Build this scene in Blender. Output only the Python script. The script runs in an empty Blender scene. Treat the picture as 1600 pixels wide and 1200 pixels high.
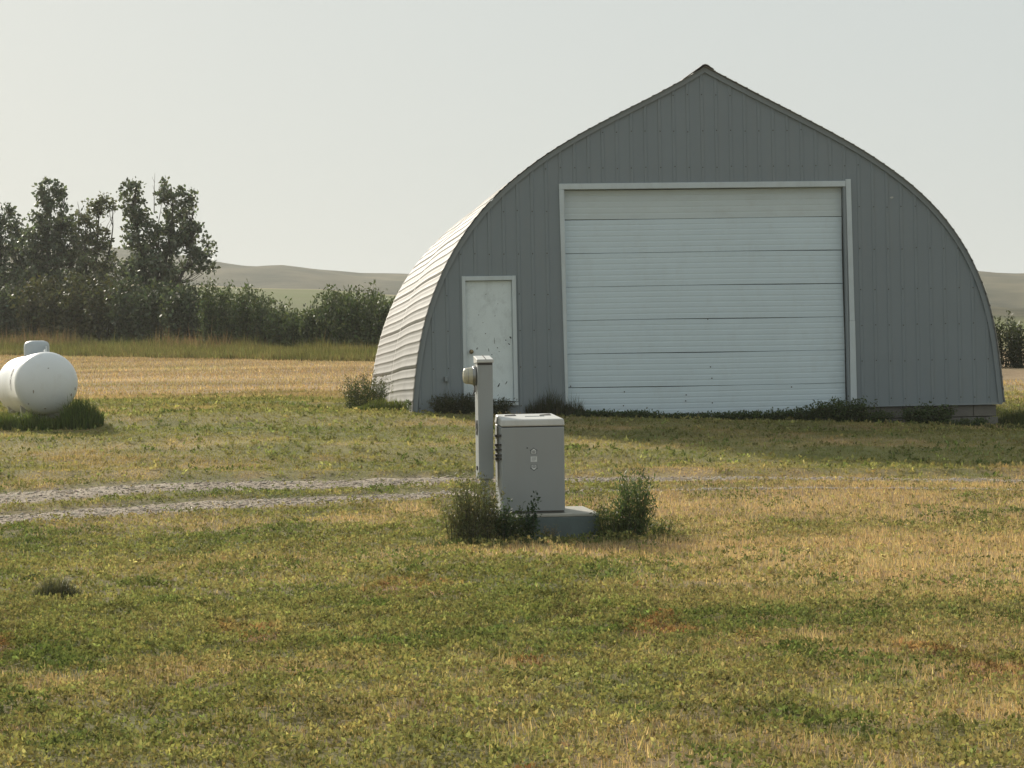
import bpy, math, random
import numpy as np
from mathutils import Matrix, Vector

sc = bpy.context.scene
COL = sc.collection
rng = np.random.default_rng(7)
random.seed(7)
R = math.radians

# ------------------------------------------------------------------ camera
CAM_H = 1.32
PITCH = -math.atan(41 / 4300.0)
ROLL = R(1.1)
cam = bpy.data.cameras.new("camera")
cam.sensor_width = 36.0
cam.lens = 36.0 * 4300 / 1600
cam.clip_start = 0.1
cam.clip_end = 9000
cam_o = bpy.data.objects.new("camera", cam)
COL.objects.link(cam_o)
_r = Vector((1, 0, 0)); _f = Vector((0, math.cos(PITCH), -math.sin(PITCH))); _u = Vector((0, math.sin(PITCH), math.cos(PITCH)))
_x = math.cos(ROLL) * _r - math.sin(ROLL) * _u
_y = math.sin(ROLL) * _r + math.cos(ROLL) * _u
m = Matrix.Identity(4)
for i in range(3):
    m[i][0] = _x[i]; m[i][1] = _y[i]; m[i][2] = -_f[i]; m[i][3] = (0, 0, CAM_H)[i]
cam_o.matrix_world = m
sc.camera = cam_o

# ------------------------------------------------------------------ world, sun, exposure
SUN_EL, SUN_AZ = R(26), R(-28)          # azimuth measured from +Y towards +X
w = bpy.data.worlds.new("World"); sc.world = w; w.use_nodes = True
nt = w.node_tree; nt.nodes.clear()
wo = nt.nodes.new("ShaderNodeOutputWorld"); bg = nt.nodes.new("ShaderNodeBackground")
sky = nt.nodes.new("ShaderNodeTexSky"); sky.sky_type = 'NISHITA'; sky.sun_disc = False
sky.sun_elevation = SUN_EL; sky.sun_rotation = SUN_AZ
sky.altitude = 0; sky.air_density = 1.0; sky.dust_density = 3.0; sky.ozone_density = 1.0
hs = nt.nodes.new("ShaderNodeHueSaturation"); hs.inputs["Saturation"].default_value = 1.0
nt.links.new(sky.outputs[0], hs.inputs["Color"])
smoke = nt.nodes.new("ShaderNodeMix"); smoke.data_type = 'RGBA'; smoke.inputs[0].default_value = 0.92   # even smoke veil over the sky
smoke.inputs[7].default_value = (5.18, 5.62, 5.58, 1)
nt.links.new(hs.outputs[0], smoke.inputs[6]); nt.links.new(smoke.outputs[2], bg.inputs[0])
nt.links.new(bg.outputs[0], wo.inputs[0])
bg.inputs[1].default_value = 0.075
sun = bpy.data.lights.new("sun", 'SUN'); sun.energy = 4.0; sun.angle = R(6.0); sun.color = (1.0, 0.92, 0.79)
sun_o = bpy.data.objects.new("sun", sun); COL.objects.link(sun_o)
_d = Vector((math.sin(SUN_AZ) * math.cos(SUN_EL), math.cos(SUN_AZ) * math.cos(SUN_EL), math.sin(SUN_EL)))
sun_o.rotation_euler = _d.to_track_quat('Z', 'Y').to_euler()
sun_o.location = _d * 60
sc.view_settings.view_transform = 'Standard'; sc.view_settings.look = 'None'
sc.view_settings.gamma = 1; sc.view_settings.use_curve_mapping = False
sc.view_settings.exposure = 0.56
sc.cycles.max_bounces = 6; sc.cycles.diffuse_bounces = 3; sc.cycles.glossy_bounces = 3
sc.cycles.transparent_max_bounces = 4; sc.cycles.volume_bounces = 1
sc.cycles.use_denoising = True

# ------------------------------------------------------------------ noise
def _hash(ix, iy, seed):
    n = (ix.astype(np.int64) * 374761393 + iy.astype(np.int64) * 668265263 + seed * 2147483647) & 0xffffffff
    n = ((n ^ (n >> 13)) * 1274126177) & 0xffffffff
    n = (n ^ (n >> 16)) & 0xffffff
    return n / float(0xffffff)
def vnoise(x, y, seed=0):
    x = np.asarray(x, float); y = np.asarray(y, float)
    ix = np.floor(x); iy = np.floor(y); fx = x - ix; fy = y - iy
    fx = fx * fx * (3 - 2 * fx); fy = fy * fy * (3 - 2 * fy)
    a = _hash(ix, iy, seed); b = _hash(ix + 1, iy, seed); c = _hash(ix, iy + 1, seed); d = _hash(ix + 1, iy + 1, seed)
    return (a + (b - a) * fx) * (1 - fy) + (c + (d - c) * fx) * fy
def fbm(x, y, seed=0, oct=4):
    s = 0; a = 1.0; t = 0
    for i in range(oct):
        s = s + a * (vnoise(x * 2 ** i + 13.7 * i, y * 2 ** i - 7.1 * i, seed + i) - 0.5); t += a; a *= 0.55
    return s / t * 2          # about -1..1
def sstep(a, b, x):
    t = np.clip((np.asarray(x, float) - a) / (b - a), 0, 1); return t * t * (3 - 2 * t)
def mix(a, b, t):
    t = np.asarray(t)[..., None]; return np.asarray(a) * (1 - t) + np.asarray(b) * t

# ------------------------------------------------------------------ terrain and ground colour
EDGE_A = np.array([-19.66, 105.8]); EDGE_D = np.array([.548, -.837]); EDGE_N = np.array([.837, .548])
def edge_dist(x, y):            # metres beyond the field edge
    return (x - EDGE_A[0]) * EDGE_N[0] + (y - EDGE_A[1]) * EDGE_N[1]
def slin(a, b, x, s=.12):       # soft straight ramp 0..1
    t = (x - a) / (b - a); sp = lambda v: s * np.logaddexp(0, v / s)
    return sp(t) - sp(t - 1)
def terrain(x, y):
    """the yard rises gently to the barn and the stubble field goes on rising behind it"""
    x = np.asarray(x, float); y = np.asarray(y, float)
    zr = np.clip(1.24 - .042 * (x + 1.5), .82, 1.36)
    zr = zr + (1.33 - zr) * sstep(48, 60, y) * .72
    z = zr * slin(28.5, 44.5, y, .10)
    z = z + .0414 * (3 * np.logaddexp(0, (y - 46) / 3) - 4 * np.logaddexp(0, (y - 138) / 4))
    z = z + .030 * fbm(x * .35, y * .30, 31, 2) * sstep(110, 30, y)
    # old mowing ridges across the rise
    z = z + .085 * fbm(x * .14 + 5, y * .50, 33, 3) * sstep(35.5, 38, y) * sstep(75, 50, y)
    # low bank above the track
    b = np.exp(-((y - (35.35 + .25 * fbm(x * .5, y * 0 + 3, 5, 2))) / .35) ** 2)
    return z + .055 * b * sstep(10, 6, np.abs(x))
RUT_A = np.array([(-14, 27.5), (-10, 30.0), (-6.09, 32.6), (-4.34, 33.75), (-.82, 34.46), (2.5, 34.4), (6.32, 34.08), (12, 33.5)])
RUT_B = np.array([(-14, 25.2), (-10, 27.6), (-5.69, 30.43), (-3.37, 32.0), (-.79, 32.74), (.67, 33.0), (3.9, 33.0), (7.5, 32.6)])
def rut_dist(x, y, rut):
    return np.abs(y - np.interp(x, rut[:, 0], rut[:, 1]))
wA = lambda x: np.interp(x, [-8, -4, 0, 3, 7], [.95, .76, .46, .24, .18]); wB = lambda x: np.interp(x, [-8, -4, 0, 1, 4, 7], [.85, .66, .40, .16, .09, .05])
def rut_mask(x, y):
    n = .26 * fbm(x * 1.6, y * 1.2, 77, 3)
    a = sstep(.16, -.12, rut_dist(x, y, RUT_A) + n - wA(x)); b = sstep(.16, -.12, rut_dist(x, y, RUT_B) + n - wB(x))
    return np.maximum(a, b)
GREEN = np.array([.155, .180, .062]); YGREEN = np.array([.270, .245, .110]); TAN = np.array([.50, .35, .195])
STRAW = np.array([.57, .435, .275]); BROWN = np.array([.32, .215, .135]); RED = np.array([.38, .13, .095])
def dryness(x, y):
    """0 = green, 1 = dry straw."""
    n1 = fbm(x * .55, y * .36, 3, 4); n2 = fbm(x * .30 + 9, y * .55, 11, 3); n3 = fbm(x * 1.7, y * 1.2, 19, 3)
    bias = -.20 + .20 * sstep(-.5, 2.2, x) + .18 * sstep(14.5, 20, y) * sstep(-.2, 1.8, x) - .10 * sstep(-.5, -3, x) * sstep(31, 26, y)
    bias = bias + .30 * np.exp(-((y - 25.3) / .45) ** 2) * sstep(-.8, .1, x)       # straw strip before the plinth
    bias = bias + .10 * sstep(26, 30, y) * sstep(2, 4, x) + .10 * sstep(.3, 1.6, x) * sstep(12, 14, y)
    far = sstep(51, 60, y + 3.5 * fbm(x * .2, y * .12, 23, 3))
    mid = sstep(34.2, 36.5, y)
    bias = bias * (1 - mid) + mid * (-.30 - .10 * sstep(4, 7, x) + .35 * fbm(x * .12, y * .7, 87, 2))
    v = bias + .42 * n1 + .34 * n2 + .36 * n3 + .34 * fbm(x * 4.2, y * 3.0, 29, 3)
    v = v + far * .85
    return sstep(-.46, .52, v)
def ground_col(x, y):
    d = dryness(x, y)
    mid = sstep(34.2, 36.5, y)
    g = mix(GREEN, YGREEN, np.clip(.45 + .9 * fbm(x * .9 + 4, y * .6, 41, 3) + .40 * mid, 0, 1))
    t = mix(mix(BROWN, TAN, np.clip(.75 + .9 * fbm(x * .7, y * .8, 51, 3), 0, 1)), STRAW, np.clip(.25 + .9 * fbm(x * .8, y * 1.0, 61, 2), 0, 1) * .6)
    far = sstep(53, 63, y)
    t = mix(t, mix(np.array([.34, .235, .145]), np.array([.43, .315, .200]), np.clip(.5 + .9 * fbm(x * .10, y * .28, 71, 3), 0, 1)), far)
    c = mix(g, t, d)
    # mown rows show as paler and darker bands on the rise
    row = (fbm(x * .07 + .06 * y, y * .55, 83, 2) + .7 * fbm(x * .2, y * 1.5, 85, 2)) * sstep(35, 38, y)
    c = c * (1 + .34 * row)[..., None]
    # scattered red patches of knotweed in the near lawn
    br = np.clip(.15 + 1.0 * fbm(x * 2.3 + 7, y * 1.7, 95, 3), 0, .75) * sstep(36, 32, y)
    c = mix(c, np.array([.31, .205, .125]), br * .6)
    rm = sstep(.34, .56, fbm(x * 1.3 + 31, y * .85 + 5, 91, 3)) * sstep(23, 18, y)
    return mix(c, RED, rm * .8)

# ------------------------------------------------------------------ mesh helpers
def np_mesh(name, V, F, mat, parent=None, cols=None, smooth=False, kind=None):
    """V (n,3), F list of (k,) arrays -> one mesh object; F may be an (m,k) array or a list of arrays of different k."""
    me = bpy.data.meshes.new(name)
    V = np.ascontiguousarray(V, dtype=np.float32)
    Fs = F if isinstance(F, list) else [F]
    Fs = [np.asarray(f, dtype=np.int32) for f in Fs if len(f)]
    loops = np.concatenate([f.ravel() for f in Fs])
    tot = np.concatenate([np.full(len(f), f.shape[1], np.int32) for f in Fs])
    start = np.concatenate([[0], np.cumsum(tot)[:-1]]).astype(np.int32)
    me.vertices.add(len(V)); me.vertices.foreach_set("co", V.ravel())
    me.loops.add(len(loops)); me.loops.foreach_set("vertex_index", loops)
    me.polygons.add(len(tot)); me.polygons.foreach_set("loop_start", start)
    if smooth:
        me.polygons.foreach_set("use_smooth", np.ones(len(tot), bool))
    if cols is not None:
        at = me.attributes.new("Col", 'FLOAT_COLOR', 'POINT')
        c = np.ones((len(V), 4), np.float32); c[:, :3] = cols
        at.data.foreach_set("color", c.ravel())
    me.update(calc_edges=True); me.validate()
    me.materials.append(mat)
    o = bpy.data.objects.new(name, me); COL.objects.link(o)
    if parent is not None: o.parent = parent
    if kind: o["kind"] = kind
    return o
def tag(o, label=None, cat=None, group=None, kind=None):
    if label: o["label"] = label
    if cat: o["category"] = cat
    if group: o["group"] = group
    if kind: o["kind"] = kind
    return o
def thing(name, loc, label, cat, rz=0.0, group=None):
    o = bpy.data.objects.new(name, None); COL.objects.link(o)
    o.location = loc; o.rotation_euler = (0, 0, rz); o.empty_display_size = .2
    return tag(o, label, cat, group)

class MB:
    """collects simple shapes into one mesh"""
    def __init__(s): s.v = []; s.f = []
    def add(s, vs, fs):
        b = len(s.v); s.v += [tuple(map(float, p)) for p in vs]; s.f += [tuple(b + i for i in f) for f in fs]; return s
    def hexa(s, p):   # 8 points: bottom 4 ccw, top 4 ccw
        return s.add(p, [(3, 2, 1, 0), (4, 5, 6, 7), (0, 1, 5, 4), (1, 2, 6, 5), (2, 3, 7, 6), (3, 0, 4, 7)])
    def box(s, x0, x1, y0, y1, z0, z1):
        return s.hexa([(x0, y0, z0), (x1, y0, z0), (x1, y1, z0), (x0, y1, z0), (x0, y0, z1), (x1, y0, z1), (x1, y1, z1), (x0, y1, z1)])
    def tube(s, pts, rad, n=6, cap=True):
        pts = [Vector(p) for p in pts]; b = len(s.v); m = len(pts)
        for i, p in enumerate(pts):
            d = (pts[min(i + 1, m - 1)] - pts[max(i - 1, 0)]).normalized()
            a = d.cross(Vector((0, 0, 1)) if abs(d.z) < .9 else Vector((1, 0, 0))).normalized(); c = d.cross(a)
            r = rad[i] if hasattr(rad, '__len__') else rad
            for k in range(n):
                t = 2 * math.pi * k / n
                s.v.append(tuple(p + (a * math.cos(t) + c * math.sin(t)) * r))
        for i in range(m - 1):
            for k in range(n):
                s.f.append((b + i * n + k, b + i * n + (k + 1) % n, b + (i + 1) * n + (k + 1) % n, b + (i + 1) * n + k))
        if cap:
            s.f.append(tuple(b + k for k in reversed(range(n)))); s.f.append(tuple(b + (m - 1) * n + k for k in range(n)))
        return s
    def lathe(s, prof, axis='z', origin=(0, 0, 0), n=24):
        """prof list of (radius, height)"""
        b = len(s.v); m = len(prof)
        for r, h in prof:
            for k in range(n):
                t = 2 * math.pi * k / n; a, c = r * math.cos(t), r * math.sin(t)
                p = {'z': (a, c, h), 'x': (h, a, c), 'y': (a, h, c)}[axis]
                s.v.append((p[0] + origin[0], p[1] + origin[1], p[2] + origin[2]))
        for i in range(m - 1):
            for k in range(n):
                q = (b + i * n + k, b + i * n + (k + 1) % n, b + (i + 1) * n + (k + 1) % n, b + (i + 1) * n + k)
                s.f.append(q if axis != 'y' else q[::-1])
        return s
    def build(s, name, mat, parent=None, smooth=False, bevel=0.0, kind=None, seg=2):
        me = bpy.data.meshes.new(name); me.from_pydata(s.v, [], s.f); me.update()
        me.materials.append(mat)
        if smooth: me.polygons.foreach_set("use_smooth", np.ones(len(me.polygons), bool))
        o = bpy.data.objects.new(name, me); COL.objects.link(o)
        if parent is not None: o.parent = parent
        if bevel:
            mo = o.modifiers.new("bevel", 'BEVEL'); mo.width = bevel; mo.segments = seg; mo.limit_method = 'ANGLE'; mo.angle_limit = R(35)
        if kind: o["kind"] = kind
        return o

# ------------------------------------------------------------------ materials
def new_mat(name):
    ma = bpy.data.materials.new(name); ma.use_nodes = True
    t = ma.node_tree; t.nodes.clear()
    out = t.nodes.new("ShaderNodeOutputMaterial"); p = t.nodes.new("ShaderNodeBsdfPrincipled")
    t.links.new(p.outputs[0], out.inputs[0])
    return ma, t, p, out
def N(t, kind, **kw):
    n = t.nodes.new(kind)
    for k, v in kw.items():
        if k in n.inputs: n.inputs[k].default_value = v
        else: setattr(n, k, v)
    return n
def ramp(t, src, stops):
    r = t.nodes.new("ShaderNodeValToRGB"); t.links.new(src, r.inputs[0])
    e = r.color_ramp.elements
    while len(e) < len(stops): e.new(.5)
    for el, (p, c) in zip(e, stops):
        el.position = p; el.color = (*c, 1) if len(c) == 3 else c
    return r
def coords(t, scale=(1, 1, 1), kind="Object"):
    tc = t.nodes.new("ShaderNodeTexCoord"); mp = t.nodes.new("ShaderNodeMapping"); mp.inputs["Scale"].default_value = scale
    t.links.new(tc.outputs[kind], mp.inputs[0]); return mp.outputs[0]
def paint(name, base, rough=.5, metal=0., var=.12, scale=3., stain=None, stain_amt=.3, stain_scale=(2, 2, .6), bump=0.0, spec=.5, fine=40.):
    """painted / metal / concrete surface: mottled base, streaky stains, fine relief"""
    ma, t, p, out = new_mat(name)
    co = coords(t, (1, 1, 1)); n1 = N(t, "ShaderNodeTexNoise", Scale=scale, Detail=6., Roughness=.6); t.links.new(co, n1.inputs["Vector"])
    b = np.array(base)
    r1 = ramp(t, n1.outputs[0], [(.25, tuple(b * (1 - var))), (.75, tuple(np.minimum(b * (1 + var), 1)))])
    col = r1.outputs[0]
    if stain is not None:
        cs = coords(t, stain_scale); n2 = N(t, "ShaderNodeTexNoise", Scale=2.2, Detail=8., Roughness=.68); t.links.new(cs, n2.inputs["Vector"])
        r2 = ramp(t, n2.outputs[0], [(.50, (0, 0, 0)), (.74, (stain_amt,) * 3)])
        mx = N(t, "ShaderNodeMix", data_type='RGBA'); t.links.new(r2.outputs[0], mx.inputs[0]); t.links.new(col, mx.inputs[6]); mx.inputs[7].default_value = (*stain, 1)
        col = mx.outputs[2]
    t.links.new(col, p.inputs["Base Color"])
    p.inputs["Metallic"].default_value = metal; p.inputs["Specular IOR Level"].default_value = spec
    rr = ramp(t, n1.outputs[0], [(.2, (max(rough - .1, .05),) * 3), (.8, (min(rough + .1, 1),) * 3)])
    t.links.new(rr.outputs[0], p.inputs["Roughness"])
    if bump:
        n3 = N(t, "ShaderNodeTexNoise", Scale=fine, Detail=5., Roughness=.65); t.links.new(co, n3.inputs["Vector"])
        bp = N(t, "ShaderNodeBump", Strength=bump, Distance=.02); t.links.new(n3.outputs[0], bp.inputs["Height"]); t.links.new(bp.outputs[0], p.inputs["Normal"])
    return ma
def veg(name, trans=.4, rough=.55, gain=(1, 1, 1), spec=.3):
    """leaf and blade material: colour from the mesh, thin and translucent"""
    ma, t, p, out = new_mat(name)
    at = N(t, "ShaderNodeAttribute", attribute_name="Col")
    t.links.new(at.outputs["Color"], p.inputs["Base Color"]); p.inputs["Roughness"].default_value = rough; p.inputs["Specular IOR Level"].default_value = spec
    tr = N(t, "ShaderNodeBsdfTranslucent"); mu = N(t, "ShaderNodeMix", data_type='RGBA', blend_type='MULTIPLY'); mu.inputs[0].default_value = 1
    t.links.new(at.outputs["Color"], mu.inputs[6]); mu.inputs[7].default_value = (1.30 * gain[0], 1.32 * gain[1], .85 * gain[2], 1)
    t.links.new(mu.outputs[2], tr.inputs[0])
    ms = N(t, "ShaderNodeMixShader"); ms.inputs[0].default_value = trans
    t.links.new(p.outputs[0], ms.inputs[1]); t.links.new(tr.outputs[0], ms.inputs[2]); t.links.new(ms.outputs[0], out.inputs[0])
    return ma
def ground_mat(name, fine=22., bump=.5, soil=(.15, .115, .05), soil_amt=.32, dist=.05):
    ma, t, p, out = new_mat(name)
    at = N(t, "ShaderNodeAttribute", attribute_name="Col")
    co = coords(t, (1, 1, 1)); n1 = N(t, "ShaderNodeTexNoise", Scale=fine, Detail=7., Roughness=.75); t.links.new(co, n1.inputs["Vector"])
    n2 = N(t, "ShaderNodeTexNoise", Scale=fine * .13, Detail=5., Roughness=.6); t.links.new(co, n2.inputs["Vector"])
    r1 = ramp(t, n1.outputs[0], [(.38, (soil_amt,) * 3), (.62, (0, 0, 0))])
    mx = N(t, "ShaderNodeMix", data_type='RGBA'); t.links.new(r1.outputs[0], mx.inputs[0]); t.links.new(at.outputs["Color"], mx.inputs[6]); mx.inputs[7].default_value = (*soil, 1)
    r2 = ramp(t, n2.outputs[0], [(.3, (.78,) * 3), (.7, (1.18,) * 3)])
    mu = N(t, "ShaderNodeMix", data_type='RGBA', blend_type='MULTIPLY'); mu.inputs[0].default_value = 1
    t.links.new(mx.outputs[2], mu.inputs[6]); t.links.new(r2.outputs[0], mu.inputs[7]); t.links.new(mu.outputs[2], p.inputs["Base Color"])
    p.inputs["Roughness"].default_value = .95; p.inputs["Specular IOR Level"].default_value = .1
    bp = N(t, "ShaderNodeBump", Strength=bump, Distance=dist); t.links.new(n1.outputs[0], bp.inputs["Height"]); t.links.new(bp.outputs[0], p.inputs["Normal"])
    return ma

M = {}
M['siding'] = paint("grey_siding", (.205, .238, .258), rough=.50, var=.05, scale=1.2, stain=(.235, .245, .24), stain_amt=.3, stain_scale=(3, 3, .35), spec=.35)
M['siding_trim'] = paint("grey_siding_trim", (.225, .255, .272), rough=.5, var=.05, scale=2, spec=.35)
M['galv'] = paint("galvanised_roof", (.30, .292, .272), rough=.66, metal=.0, var=.10, scale=1.4, stain=(.18, .17, .155), stain_amt=.5, stain_scale=(1.5, .35, 1.5), bump=.05, fine=9, spec=.22)
M['door_white'] = paint("white_door_panel", (.575, .675, .73), rough=.5, var=.035, scale=1.3, stain=(.40, .41, .39), stain_amt=.18, stain_scale=(2, 2, 1.2))
M['door_top'] = paint("warm_top_panel", (.545, .615, .635), rough=.5, var=.04, scale=1.3, stain=(.38, .38, .35), stain_amt=.25, stain_scale=(1, 1, 2))  # top panel: slightly warmer and darker than the other door panels
M['trim_white'] = paint("white_trim", (.52, .58, .605), rough=.45, var=.06, scale=2.5, stain=(.30, .31, .30), stain_amt=.3)
M['walk_white'] = paint("scuffed_white_door", (.66, .73, .745), rough=.5, var=.06, scale=4, stain=(.34, .38, .39), stain_amt=.55, stain_scale=(3, 3, 2.2))
M['chip'] = paint("bare_metal_mark", (.045, .05, .055), rough=.7, var=.2)
M['pale_mark'] = paint("pale_mark", (.45, .46, .44), rough=.7, var=.1)
M['brass'] = paint("old_brass", (.30, .24, .13), rough=.35, metal=.9, var=.15, scale=30)
M['dark'] = paint("dark_gap", (.02, .022, .024), rough=.8, var=.1)
M['rubber'] = paint("dark_rubber", (.035, .037, .038), rough=.75, var=.15)
M['block'] = paint("concrete_block_grey", (.15, .142, .128), rough=.92, var=.18, scale=5, stain=(.11, .10, .09), stain_amt=.5, bump=.35, fine=60)
M['concrete'] = paint("weathered_concrete", (.40, .385, .335), rough=.9, var=.12, scale=4, stain=(.24, .235, .205), stain_amt=.55, stain_scale=(2.5, 2.5, 1.2), bump=.3, fine=70)
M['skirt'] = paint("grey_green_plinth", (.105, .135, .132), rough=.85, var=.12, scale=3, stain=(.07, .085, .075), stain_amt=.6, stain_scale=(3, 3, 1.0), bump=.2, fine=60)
M['cab'] = paint("cabinet_paint", (.315, .335, .338), rough=.52, var=.04, scale=2.5, stain=(.31, .31, .29), stain_amt=.35, stain_scale=(5, 5, .5), spec=.4)
M['lid'] = paint("cabinet_lid_paint", (.54, .545, .52), rough=.55, var=.05, scale=4, stain=(.33, .32, .29), stain_amt=.35)
M['post'] = paint("pedestal_paint", (.305, .325, .325), rough=.5, var=.05, scale=3, stain=(.27, .265, .25), stain_amt=.3, stain_scale=(6, 6, .6), spec=.4)
M['hinge'] = paint("dark_hinge", (.06, .055, .05), rough=.6, metal=.4, var=.2)
M['glass'] = paint("meter_dome", (.50, .47, .36), rough=.22, var=.15, scale=20, spec=.6)
M['steel'] = paint("dull_steel", (.30, .30, .29), rough=.4, metal=.8, var=.12, scale=20)
M['pipe'] = paint("white_conduit", (.52, .545, .55), rough=.5, var=.06, scale=6)
M['sticker'] = paint("sticker_white", (.72, .74, .74), rough=.5, var=.03)
M['ink'] = paint("sticker_ink", (.06, .075, .085), rough=.6, var=.05)
M['ink2'] = paint("sticker_grey_ink", (.25, .28, .30), rough=.6, var=.05)
M['tank'] = paint("white_tank_paint", (.70, .725, .73), rough=.40, var=.035, scale=1.6, stain=(.47, .42, .35), stain_amt=.30, stain_scale=(1.6, 1.6, 1.0), spec=.45)
M['dome'] = paint("grey_dome_lid", (.42, .46, .48), rough=.45, var=.06, scale=5)
M['rust'] = paint("rust_stain", (.26, .22, .18), rough=.8, var=.3, scale=20)
M['ink_tank'] = paint("faded_emblem", (.17, .16, .17), rough=.7, var=.2, scale=9)
M['bark'] = paint("grey_bark", (.085, .075, .062), rough=.9, var=.3, scale=9, bump=.4, fine=25)
M['stem'] = paint("plant_stem", (.055, .06, .032), rough=.8, var=.2, scale=9)
M['twig'] = paint("bare_twig", (.15, .13, .11), rough=.9, var=.2, scale=9)
M['leaf'] = veg("tree_leaf", .28, .5, spec=.35)
M['hedge'] = veg("hedge_leaf", .22, .55)
M['weed'] = veg("weed_leaf", .35, .55)
M['blade'] = veg("grass_blade", .38, .85, spec=.0)
M['ground'] = ground_mat("ground_turf")
M['hill'] = ground_mat("hill_grass", fine=.06, bump=.25, soil=(.14, .12, .075), soil_amt=.35, dist=3.0)
M['gravel'] = ground_mat("track_gravel", fine=28, bump=.8, soil=(.26, .21, .155), soil_amt=.6, dist=.03)
M['stone'] = veg("gravel_stone", 0.0, .9)

# ------------------------------------------------------------------ GROUND
def axis(core0, core1, step, lo, hi, grow=1.25):
    a = list(np.arange(core0, core1 + 1e-6, step)); s = step
    while a[-1] < hi: s *= grow; a.append(min(a[-1] + s, hi))
    s = step
    while a[0] > lo: s *= grow; a.insert(0, max(a[0] - s, lo))
    return np.array(a)
gx = axis(-15, 14, .19, -300, 300); gy = axis(9, 60, .19, -200, 330)
X, Y = np.meshgrid(gx, gy); Z = terrain(X, Y)
Z = Z + .018 * fbm(X * 3.1, Y * 3.1, 15, 3) * sstep(80, 35, Y)
RD = np.hypot(X, Y); Z = Z - 6 * sstep(168, 185, RD) * sstep(20, 60, Y)
gc = ground_col(X.ravel(), Y.ravel())
ed = edge_dist(X.ravel(), Y.ravel())
gc = mix(gc, np.array([.13, .12, .045]), sstep(-.6, .8, ed) * sstep(3, 0, X.ravel() * .2))
gc = mix(gc, np.array([.17, .165, .07]), sstep(16, 22, ed))
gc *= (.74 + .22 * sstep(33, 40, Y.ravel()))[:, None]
nx, ny = len(gx), len(gy)
idx = (np.arange(ny - 1)[:, None] * nx + np.arange(nx - 1)[None, :]).ravel()
quads = np.stack([idx, idx + 1, idx + nx + 1, idx + nx], 1)
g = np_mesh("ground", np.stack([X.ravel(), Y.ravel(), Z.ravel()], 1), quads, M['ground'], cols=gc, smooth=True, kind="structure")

# far land: near pasture rise and far ridges, on a polar sheet
az = np.radians(np.linspace(-62, 62, 460)); rr = np.concatenate([np.linspace(150, 400, 60), np.geomspace(405, 1600, 110)])
A, RR = np.meshgrid(az, rr); AD = np.degrees(A)
e1 = np.interp(AD, [-62, -20, -8, -6.05, -5.33, -4.66, -4.0, -2.6, 0, 9.63, 10.5, 14, 62], [.040, .052, .0500, .0488, .0478, .0471, .0467, .0442, .042, .0362, .0345, .036, .04])
e2 = np.interp(AD, [-62, -20, -11.83, -8.15, -6.05, -5.33, -5.0, -4.66, -4.0, -3.21, -2.27, 0, 5, 9.63, 10.53, 14, 20, 62],
               [.05, .055, .0605, .0574, .0523, .0514, .0519, .0523, .0511, .0492, .0491, .0475, .046, .0453, .0443, .048, .05, .045])
z_near = CAM_H + e1 * 380; z_far = CAM_H + e2 * 1000
zb0 = terrain(np.sin(A) * 165, np.cos(A) * 165)
zz = terrain(np.sin(A) * RR, np.cos(A) * RR) * 0 + zb0
zz = zz + (z_near - zb0) * np.clip((RR - 165) / 215, 0, 1) ** 1.15
zz = zz + (z_far - z_near) * sstep(430, 1000, RR) - (5.0 + 1.5 * fbm(AD * .3, RR * 0, 4, 2)) * np.exp(-((RR - 500) / 90) ** 2)
und = fbm(np.sin(A) * RR * .012, np.cos(A) * RR * .006, 8, 4)
zz = zz + und * np.interp(RR, [165, 250, 375, 500, 900, 1000, 1600], [0, .8, .7, 5.0, 5.0, .8, 0])
zz = zz - sstep(1000, 1600, RR) * 60 - 1.2 * (RR < 166)
HX = np.sin(A) * RR; HY = np.cos(A) * RR
n1 = fbm(AD * 1.2, np.log(RR) * 16, 12, 4); n2 = fbm(HX * .02, HY * .012, 22, 4)
hc = mix(np.array([.12, .145, .042]), np.array([.175, .182, .060]), np.clip(.4 + .9 * n2, 0, 1))
hfar = mix(np.array([.028, .036, .016]), np.array([.115, .102, .055]), np.clip(.40 + 1.25 * n1 + .7 * n2, 0, 1))
hc = mix(hc, np.array([.27, .23, .125]), sstep(345, 372, RR + 14 * n2) * sstep(440, 400, RR))
hc = mix(hc, hfar, np.clip(sstep(400, 450, RR) + sstep(3, 6, AD) * sstep(240, 300, RR), 0, 1))
na, nr = len(az), len(rr); idx = (np.arange(nr - 1)[:, None] * na + np.arange(na - 1)[None, :]).ravel()
np_mesh("hills", np.stack([HX.ravel(), HY.ravel(), zz.ravel()], 1), np.stack([idx, idx + 1, idx + na + 1, idx + na], 1), M['hill'], cols=hc.reshape(-1, 3), smooth=True, kind="structure")

# gravel ruts: strips lying just over the turf
def rut_strip(rut, wfun, x0, x1):
    xs = np.arange(x0, x1, .10); c = np.interp(xs, rut[:, 0], rut[:, 1]); wd = wfun(xs)
    T = np.linspace(-1, 1, 9); PX = np.repeat(xs[:, None], 9, 1)
    jag = .20 * fbm(xs * 1.5, xs * 0 + rut[0, 1], 44, 3)
    PY = c[:, None] + T[None, :] * (wd * (1 + jag))[:, None]
    PZ = terrain(PX, PY) + .018 * fbm(PX * 3.1, PY * 3.1, 15, 3) * sstep(80, 35, PY) + .006 - .022 * (T[None, :] ** 4) + .006 * fbm(PX * 9, PY * 9, 5, 2)
    cc = mix(np.array([.40, .33, .255]), np.array([.53, .455, .365]), np.clip(.5 + fbm(PX.ravel() * 2.2, PY.ravel() * 4, 9, 3), 0, 1))
    n = 9; i = (np.arange(len(xs) - 1)[:, None] * n + np.arange(n - 1)[None, :]).ravel()
    return np.stack([PX.ravel(), PY.ravel(), PZ.ravel()], 1), np.stack([i, i + n, i + n + 1, i + 1], 1), cc
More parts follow.
